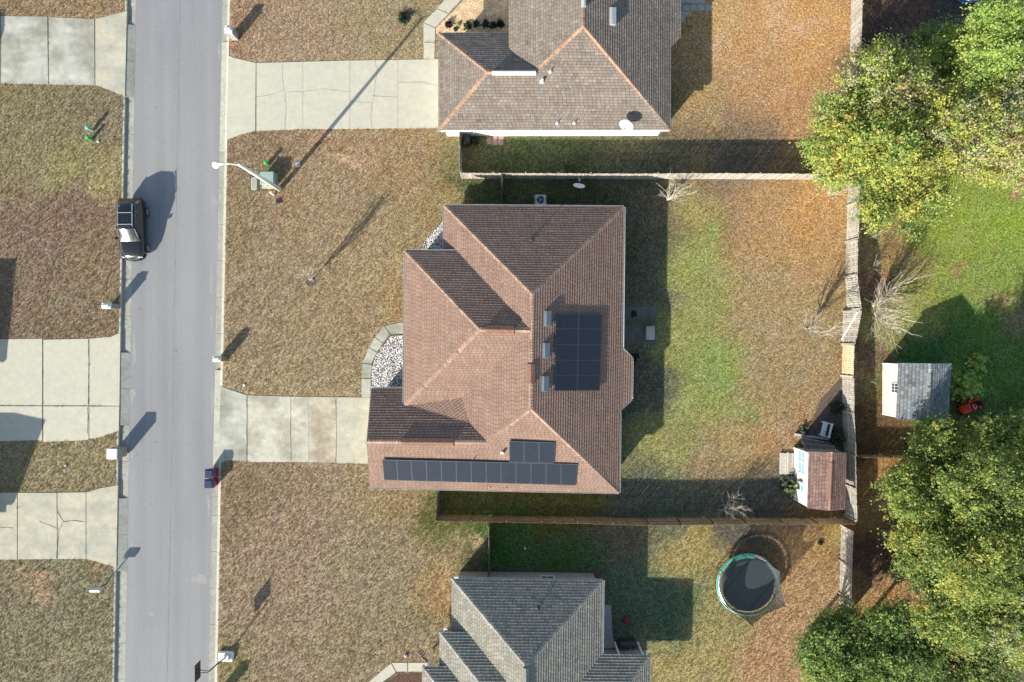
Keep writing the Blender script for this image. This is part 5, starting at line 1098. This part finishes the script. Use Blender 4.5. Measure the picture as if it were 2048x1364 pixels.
def leafy_tree(name, label, px, py, zc, R, pal, seed=1, flat=.75, dens=1.0, size=.078, base=None, group='leafy trees along the east side', cat='tree', gaps=.0):
    rng = np.random.default_rng(seed); rnd = random.Random(seed); c = G(px, py, zc); b = Vector((c.x, c.y, 0)) if base is None else G(*base)
    t = thing(name, label, cat, b, group); tr = MB(); fork = b.lerp(c, .0) + Vector((0, 0, max(.3, zc - R * flat * 1.0) * .8))
    tr.tube([b - Vector((0, 0, .1)), b.lerp(fork, .5) + Vector((rnd.uniform(-.1, .1), .05, 0)), fork], [.05 * R + .06, .04 * R + .04, .035 * R + .03], 8); trunk = obj('trunk', tr, M['bark'], t, smooth=True)
    nl = int(14 + R * 5); Vs, Cs = [], []; mb = MB()
    for i in range(nl):
        u = rng.normal(0, 1, 3); u /= np.linalg.norm(u); u[2] = abs(u[2]) * 1.0 - .25; rr = R * (.35 + .62 * rng.random() ** .7)
        if i < 3: rr = R * .2 * i
        lc = np.array(c) + u * rr * np.array([1, 1, flat]); lr = R * rng.uniform(.15, .36); p0 = Vector(fork); p1 = Vector(lc)
        mid = p0.lerp(p1, .5) + Vector((rnd.uniform(-.3, .3), rnd.uniform(-.3, .3), -.15)) * (R * .3)
        mb.tube([p0, mid, p1], [.02 * R + .015, .012 * R + .012, .008], 5, cap=False)
        for k in range(5):
            q = rng.normal(0, 1, 3); q /= np.linalg.norm(q); mb.tube([p1 + (mid - p1) * .3 * rnd.random(), p1 + Vector(q) * lr * 1.25], [.016, .006], 3, cap=False)
        nc = int(42 * dens * (lr / 1.0) ** 1.6 + 8); D = rng.normal(0, 1, (nc, 3)); D[:, 2] = np.where(rng.random(nc) < .75, np.abs(D[:, 2]), D[:, 2]); D /= np.linalg.norm(D, axis=1)[:, None]
        rad = lr * (1 - .5 * rng.random(nc) ** 2.2) * (1 + .15 * np.sin(D[:, 0] * 7 + i) * np.cos(D[:, 1] * 6)); C_ = lc + D * rad[:, None] * np.array([1, 1, .8])
        tone = rng.integers(0, len(pal)); ct = np.where(rng.random(nc) < .55, tone, rng.integers(0, len(pal), nc)); V, col = leaves_at(C_, D, 38, .15 + .022 * R, size, pal, ct); Vs.append(V); Cs.append(col)
    obj('branches', mb, M['bark_pale'], t, kind=None)
    V = np.concatenate(Vs) - np.array(ORG[t.name]); V[:, 2] = np.maximum(V[:, 2], .05); o = link(bpy.data.objects.new('crown', quad_mesh('crown', V, 4, M['leaf'], np.concatenate(Cs)))); o.parent = t; ORG[o.name] = ORG[t.name]; return t
def bare_tree(label, px, py, h, spread, seed=1, lean=(0, 0), stems=4, r0=.03, depth=4, name='bare_tree', m='twig', group='leafless winter trees', cat='bare tree', fan=1.0, trunk=.15):
    rnd = random.Random(seed); b = G(px, py); t = thing(name, label, cat, b, group); mt, mbm = MB(), MB()
    def grow(p, d, L_, r, k):
        q = p; dd = d.copy(); pts = [p]; seg = 3
        for s in range(seg):
            dd = (dd + Vector((rnd.gauss(0, .10), rnd.gauss(0, .10), rnd.gauss(.05, .06)))).normalized(); q = q + dd * (L_ / seg); pts.append(q)
        (mt if k == depth else mbm).tube(pts, [r, r * .85, r * .7, r * .55], 4 if k > 1 else 3, cap=False)
        if k > 0:
            for j in range(rnd.choice((2, 3, 3, 4)) if k < depth else stems):
                s = rnd.choice((1, 2, 3)) if k < depth else rnd.choice((2, 3, 3)); ax = Vector((rnd.gauss(0, 1), rnd.gauss(0, 1), rnd.gauss(0, .6))).normalized(); nd = (dd + ax * spread * rnd.uniform(.5, 1.1)).normalized()
                if nd.z < .05: nd.z = .05 + rnd.random() * .2
                grow(pts[s], nd.normalized(), L_ * rnd.uniform(.55, .85) if k < depth else h * rnd.uniform(.35, .5), max(.006, r * .60), k - 1)
    grow(Vector(b) - Vector((0, 0, .05)), Vector((lean[0], lean[1], 1)).normalized(), max(.25, h * trunk), r0, depth)
    obj('trunk', mt, M['bark_pale'], t); obj('branches', mbm, M[m], t); return t
Y, YG, GR, DG, OR, PG = (.50, .51, .12), (.41, .49, .12), (.28, .38, .10), (.15, .235, .075), (.50, .43, .12), (.36, .50, .13)
BRN = (.42, .33, .18); GY = (.42, .44, .26)
LT = leafy_tree
LT('leafy_tree', 'yellow green tree overhanging the fence corner, westernmost of the upper right clump', 1668, 292, 4.6, 3.0, [YG, YG, PG, GR, GR, Y, GY], 11, dens=1.25)
LT('leafy_tree', 'tree with brownish twig tips at the top of the upper right clump', 1765, 185, 6.2, 3.1, [YG, Y, GR, BRN, YG, GY], 12, dens=1.15)
LT('leafy_tree', 'broad yellow crowned tree in the middle of the upper right clump', 1745, 285, 6.8, 3.1, [Y, YG, Y, OR, GR, DG], 13, dens=1.2)
LT('leafy_tree', 'yellow and orange tinged tree at the lower edge of the upper right clump', 1790, 385, 5.6, 3.0, [Y, YG, OR, Y, GR, DG], 14, dens=1.2)
LT('leafy_tree', 'olive tree with bare gaps between the upper clump and the right edge', 1880, 265, 6.0, 3.3, [YG, Y, GY, BRN, GR, Y], 15, dens=.9)
LT('leafy_tree', 'small low green shrubby tree under the top of the upper right clump', 1900, 120, 3.6, 2.1, [PG, GR, YG, GR], 16, dens=1.2, size=.085)
LT('leafy_tree', 'bright lime green tree in the top right corner', 1995, 95, 6.5, 3.2, [PG, YG, PG, GR], 17, dens=1.15)
LT('leafy_tree', 'tall thin yellow foliage tree at the right edge above the green field', 2015, 290, 7.0, 3.4, [Y, YG, YG, GY, BRN], 18, dens=.85)
LT('leafy_tree', 'low dark green tree in shadow left of the lime green tree', 1855, 105, 2.6, 1.6, [DG, DG, GR], 20, dens=1.0)
LT('leafy_tree', 'tree at the right edge just below the top right corner', 2050, 185, 6.5, 2.8, [YG, PG, GR, GY], 19, dens=1.0)
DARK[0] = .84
LT('leafy_tree', 'small green yellow tree touching the corner of the cream shed', 1876, 900, 4.0, 2.3, [DG, GR, YG, GR, Y], 21, dens=1.25)
LT('leafy_tree', 'yellow topped tree next to the low fence in the lower right clump', 1858, 985, 5.2, 2.8, [Y, YG, GR, DG, GR], 22, dens=1.25)
LT('leafy_tree', 'dark green tree behind the cream shed in the lower right clump', 2010, 888, 6.5, 2.7, [DG, GR, YG, GR], 23, dens=1.15)
LT('leafy_tree', 'large yellow green tree at the right edge, middle of the lower right clump', 1975, 985, 7.5, 3.3, [Y, YG, GR, DG], 24, dens=1.15)
LT('leafy_tree', 'green tree whose left edge faces the dark fence shadow in the lower right clump', 1866, 1085, 5.4, 2.9, [GR, DG, GR, YG, Y], 25, dens=1.25)
LT('leafy_tree', 'tallest tree of the lower right clump, heart of the mass', 1960, 1110, 8.0, 3.5, [GR, YG, Y, DG, GR], 26, dens=1.15)
LT('leafy_tree', 'yellow lit tree above the bottom right corner', 1930, 1215, 6.6, 3.0, [Y, YG, GR, DG], 27, dens=1.15)
LT('leafy_tree', 'tree on the right edge near the bottom right corner', 2035, 1230, 7.5, 3.0, [YG, GR, Y, GY], 28, dens=1.0)
LT('leafy_tree', 'dark green tree over the end of the east fence at the bottom', 1680, 1310, 4.6, 3.0, [DG, GR, GR, PG], 29, dens=1.35)
LT('leafy_tree', 'deep green tree right of the fence end at the bottom edge', 1790, 1300, 4.6, 3.1, [DG, DG, GR, PG], 30, dens=1.35)
LT('leafy_tree', 'shaded tree in the bottom right corner', 1940, 1345, 5.0, 3.0, [DG, GR, BRN, GR], 31, dens=.9)
LT('leafy_tree', 'small tree east of the bottom dark trees', 1865, 1380, 4.6, 2.6, [DG, GR, GR], 32, dens=1.1)
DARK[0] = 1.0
# tall pale trunk that leans out of the right edge
b = G(1961, 164); t = thing('pine_tree', 'tall pine with a long pale trunk, its crown beyond the right edge', 'pine tree', b); tp = b + Vector((.6, -.3, 15.5))
obj('trunk', MB().tube([b, b.lerp(tp, .35), b.lerp(tp, .7), tp], [.20, .17, .13, .05], 10), M['bark_pale'], t, smooth=True)
rng = np.random.default_rng(5); D = rng.normal(0, 1, (260, 3)); D /= np.linalg.norm(D, axis=1)[:, None]; Cc = np.array(b.lerp(tp, .86)) + D * np.array([1.9, 1.9, 2.0]) * rng.random((260, 1)) ** .4
V, col = leaves_at(Cc, D, 22, .22, .14, [PG, GR, DG], rng.integers(0, 3, 260)); V = V - np.array(b); o = link(bpy.data.objects.new('crown', quad_mesh('crown', V, 4, M['leaf'], col))); o.parent = t
mb = MB()
for k in range(14): p = b.lerp(tp, .72 + .02 * k); a = k * 2.4; mb.tube([p, p + Vector((1.6 * math.cos(a), 1.6 * math.sin(a), .3))], [.04, .01], 4, cap=False)
obj('branches', mb, M['bark_pale'], t)
bare_tree('slender young bare tree on the front lawn with a long thin shadow', 623, 563, 2.9, .17, 3, stems=8, r0=.065, depth=4, trunk=.35)
bare_tree('largest many stemmed bare tree just beyond the east fence', 1738, 615, 4.6, .8, 4, stems=15, r0=.08, depth=4, trunk=.07)
bare_tree('small bare tree inside the back yard beside the leaning fence panel', 1612, 657, 3.4, .55, 5, lean=(.1, 0), stems=9, r0=.075, depth=4, trunk=.3)
bare_tree('pale bare tree in front of the long pale fence north of the back lawn', 1333, 402, 2.9, .5, 6, lean=(.12, .3), stems=8, r0=.05, depth=4, trunk=.12)
bare_tree('twiggy bare shrub against the long brown fence in the shade', 1452, 1004, 2.4, .75, 7, lean=(.35, 0), stems=8, r0=.05, depth=4, trunk=.1)
bare_tree('wispy bare shrub by the fence corner under the yellow tree', 1655, 392, 2.4, .6, 8, stems=14, r0=.035, depth=3, trunk=.08)
bare_tree('small bare sapling in the fence shadow, upper of two', 1735, 474, 1.9, .5, 9, stems=6, r0=.03, depth=3, trunk=.1)
bare_tree('small bare sapling in the fence shadow, lower of two', 1742, 535, 2.0, .6, 10, stems=6, r0=.03, depth=3, trunk=.1)
bare_tree('tiny bare sapling west of the cream shed', 1740, 765, 1.2, .6, 13, stems=5, r0=.02, depth=2, trunk=.1)
bare_tree('grey leafless tree among the yellow crowns at the right edge', 1975, 262, 6.5, .5, 14, stems=8, r0=.09, depth=4, trunk=.3)
bare_tree('grey leafless tree in the bottom right corner', 1930, 1270, 6.5, .5, 15, stems=8, r0=.09, depth=4, trunk=.3)
bare_tree('pale leafless shrub at the left rim of the upper right clump', 1660, 205, 3.4, .5, 16, stems=7, r0=.04, depth=3, trunk=.1)
bare_tree('bare tangle left of the lower right trees', 1800, 985, 3.0, .7, 17, stems=7, r0=.04, depth=3, trunk=.1)
def shrub(label, px, py, r, pal, seed, h=None, dens=1.0, size=.08, name='shrub', group=None):
    rng = np.random.default_rng(seed); c = G(px, py); h = h or r; t = thing(name, label, 'shrub', c, group); n = int(60 * dens * max(.3, r) ** 1.5 + 14)
    D = rng.normal(0, 1, (n, 3)); D[:, 2] = np.abs(D[:, 2]); D /= np.linalg.norm(D, axis=1)[:, None]; C_ = np.array(c) + D * np.array([r, r, h]) * (.55 + .45 * rng.random((n, 1)))
    V, col = leaves_at(C_, D, 14, r * .16, size, pal, rng.integers(0, len(pal), n)); V -= np.array(c); V[:, 2] = np.maximum(V[:, 2], .02); o = link(bpy.data.objects.new('foliage', quad_mesh('foliage', V, 4, M['leaf'], col))); o.parent = t
    mb = MB()
    for k in range(6): a = k * 1.05; mb.tube([c, c + Vector((r * .5 * math.cos(a), r * .5 * math.sin(a), h * .6))], [.02, .008], 4, cap=False)
    obj('stem', mb, M['bark'], t); return t
SG = (.14, .17, .12); PU = (.05, .03, .04); DS = (.045, .075, .04); MS = (.08, .12, .06)
shrub('grey green shrub below the plank platform by the playhouse shed', 1578, 968, .62, [SG, MS, SG, GR], 41, 1.0, 1.6, .11)
shrub('small green shrub left of the white bench', 1607, 860, .35, [SG, MS], 42)
shrub('dark shrub under the fence right of the white bench', 1668, 868, .7, [DS, DS, MS], 43, .8)
shrub('dark shrub between the bench and the slatted panel', 1655, 890, .5, [DS, MS], 44, .6)
shrub('low leafless looking shrub north of the white bench', 1672, 815, .6, [DS, MS], 45, .5, .5)
shrub('bright green bush at the east wall of the cream shed', 1922, 772, 1.0, [PG, GR, PG], 46, 1.2, 1.5, .12)
shrub('bright green low bush north east of the cream shed', 1948, 728, .7, [PG, PG, YG], 47, .6, 1.3, .12)
shrub('dark bush by the white wall near the grill cart', 950, 283, .28, [DS, MS], 48, .4)
shrub('low green weeds near the end of the east fence shadow', 1800, 1220, .5, [GR, PG], 49, .35)
for k, (x_, y_, r_, pl_, lab) in enumerate(((896, 50, .24, [PU], 'purple leaved shrub nearest the walk in the straw bed'), (935, 52, .24, [PU, DS], 'second purple shrub in the straw bed, at the shade edge'), (953, 48, .20, [DS], 'third shrub in the straw bed, first one in the shade'), (970, 49, .26, [DS, PU], 'fourth shrub in the straw bed, widest in the shade'),
    (986, 52, .22, [DS], 'fifth shrub in the straw bed, middle of the shade'), (1001, 48, .26, [DS, PU], 'sixth shrub in the straw bed, next to the house wall'), (911, 59, .10, [DS], 'tiny shrub between the purple shrubs and the roof edge'), (918, 48, .10, [GR], 'tiny green sprig between the two purple shrubs'))): shrub(lab, x_, y_, r_, pl_, 60 + k, group='shrubs in the straw bed')
for k, (x_, y_, r_, lab) in enumerate(((1268, 628, .18, 'small weed clump on the shaded patio'), (1268, 714, .28, 'reddish clump at the corner of the roof bay'), (1640, 1085, .14, 'small dark sprig right of the trampoline'), (820, 34, .01, ''))):
    if lab: shrub(lab, x_, y_, r_, [DS, PU], 80 + k)
shrub('dark green juniper mat north of the lamp shadow tip', 806, 37, .40, [DS, DS, MS], 90, .22, 2.0, .07)

# ------------------------------------------------------------------ grass tufts, one mass over all lawns
def tuft_mesh(name, seed, nb, h, r):
    rng = np.random.default_rng(seed); V = []
    for k in range(nb):
        a = rng.random() * 6.283; d = np.array([math.cos(a), math.sin(a), 0]); s = np.array([-d[1], d[0], 0]); p = d * rng.random() * r * .6; w = rng.uniform(.005, .011); hh = h * rng.uniform(.5, 1.1); out = r * rng.uniform(.3, 1.0)
        t = p + d * out + np.array([0, 0, hh]); V += [p - s * w, p + s * w, t]
    me = quad_mesh(name, np.array(V), 3, M['tuft']); return me
def tuft_material():
    m = bpy.data.materials.new('grass_blades'); m.use_nodes = True; N, L = m.node_tree.nodes, m.node_tree.links
    b = N['Principled BSDF']; b.inputs['Roughness'].default_value = .9; b.inputs['Specular IOR Level'].default_value = .15
    a = N.new('ShaderNodeAttribute'); a.attribute_name = 'Col'; a.attribute_type = 'INSTANCER'; hs = N.new('ShaderNodeHueSaturation'); L.new(a.outputs['Color'], hs.inputs['Color'])
    L.new(hs.outputs[0], b.inputs['Base Color'])
    t = N.new('ShaderNodeBsdfTranslucent'); L.new(hs.outputs[0], t.inputs[0]); ms = N.new('ShaderNodeMixShader'); ms.inputs[0].default_value = .25
    L.new(b.outputs[0], ms.inputs[1]); L.new(t.outputs[0], ms.inputs[2]); L.new(ms.outputs[0], N['Material Output'].inputs[0]); return m
M['tuft'] = tuft_material()
def kerb_x(y, e):
    return G(edge(*e, 682 - y * S), 682 - y * S).x
NT = 235000
P = np.column_stack([RNG.uniform(-43, 45, NT), RNG.uniform(-30, 30, NT)])
py_ = 682 - P[:, 1] * S; f_ = lambda e: (e[0] + (e[1] - e[0]) * py_ / 1364 - 1024) / S
keep = (P[:, 0] < f_(E_LL) - .02) | (P[:, 0] > f_(E_RL) + .03)
for poly in HARD:
    poly = np.array([tuple(p) for p in poly]); lo, hi = poly.min(0) - .1, poly.max(0) + .1
    idx = np.where(keep & (P[:, 0] > lo[0]) & (P[:, 0] < hi[0]) & (P[:, 1] > lo[1]) & (P[:, 1] < hi[1]))[0]
    if len(idx): keep[idx[inside(poly, P[idx])]] = False
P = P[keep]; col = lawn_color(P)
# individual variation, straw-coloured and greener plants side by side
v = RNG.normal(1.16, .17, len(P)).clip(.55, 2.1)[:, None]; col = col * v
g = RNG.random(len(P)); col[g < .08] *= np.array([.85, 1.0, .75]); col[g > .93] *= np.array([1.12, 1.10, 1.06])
me = bpy.data.meshes.new('grass'); me.vertices.add(len(P)); me.vertices.foreach_set('co', np.column_stack([P, np.zeros(len(P))]).astype(np.float32).ravel())
at = me.attributes.new('Col', 'FLOAT_COLOR', 'POINT'); at.data.foreach_set('color', np.column_stack([col, np.ones(len(col))]).astype(np.float32).ravel())
# clumpiness: size follows a smooth noise so that tufts bunch
ph = RNG.uniform(0, 6, 6); fr = [(9.1, 5.7), (-7.9, 12.6), (15.3, -14.1), (17.7, 3.9), (-16.1, 18.3), (5.2, -17.9)]
nz = sum(np.sin(P[:, 0] * a + P[:, 1] * b + q) for (a, b), q in zip(fr, ph)) / 6
sc = (RNG.uniform(.55, 1.15, len(P)) * (1 + .5 * nz)).clip(.35, 1.6)
at = me.attributes.new('tsize', 'FLOAT', 'POINT'); at.data.foreach_set('value', sc.astype(np.float32)); me.update()
grass = link(bpy.data.objects.new('grass', me)); tag(grass, kind='stuff', label='dry winter grass covering the lawns, greener in the back yards')
protos = bpy.data.collections.new('grass_tuft_sources')
for k in range(4): o = bpy.data.objects.new('grass_tuft', tuft_mesh('grass_tuft', 100 + k, 17, .11, .11)); protos.objects.link(o)
ng = bpy.data.node_groups.new('grass_scatter', 'GeometryNodeTree'); ng.interface.new_socket('Geometry', in_out='INPUT', socket_type='NodeSocketGeometry'); ng.interface.new_socket('Geometry', in_out='OUTPUT', socket_type='NodeSocketGeometry')
N, L = ng.nodes, ng.links; gi, go = N.new('NodeGroupInput'), N.new('NodeGroupOutput'); ip = N.new('GeometryNodeInstanceOnPoints'); mp = N.new('GeometryNodeMeshToPoints')
ci = N.new('GeometryNodeCollectionInfo'); ci.inputs['Collection'].default_value = protos; ci.inputs['Separate Children'].default_value = True; ci.inputs['Reset Children'].default_value = True
rv = N.new('FunctionNodeRandomValue'); rv.data_type = 'FLOAT_VECTOR'; rv.inputs[0].default_value = (-.15, -.15, 0); rv.inputs[1].default_value = (.15, .15, 6.283)
na = N.new('GeometryNodeInputNamedAttribute'); na.data_type = 'FLOAT'; na.inputs['Name'].default_value = 'tsize'
L.new(gi.outputs[0], mp.inputs['Mesh']); L.new(mp.outputs[0], ip.inputs['Points']); L.new(ci.outputs[0], ip.inputs['Instance']); ip.inputs['Pick Instance'].default_value = True
L.new(rv.outputs[0], ip.inputs['Rotation']); L.new(na.outputs[0], ip.inputs['Scale']); L.new(ip.outputs[0], go.inputs[0])
md = grass.modifiers.new('scatter', 'NODES'); md.node_group = ng
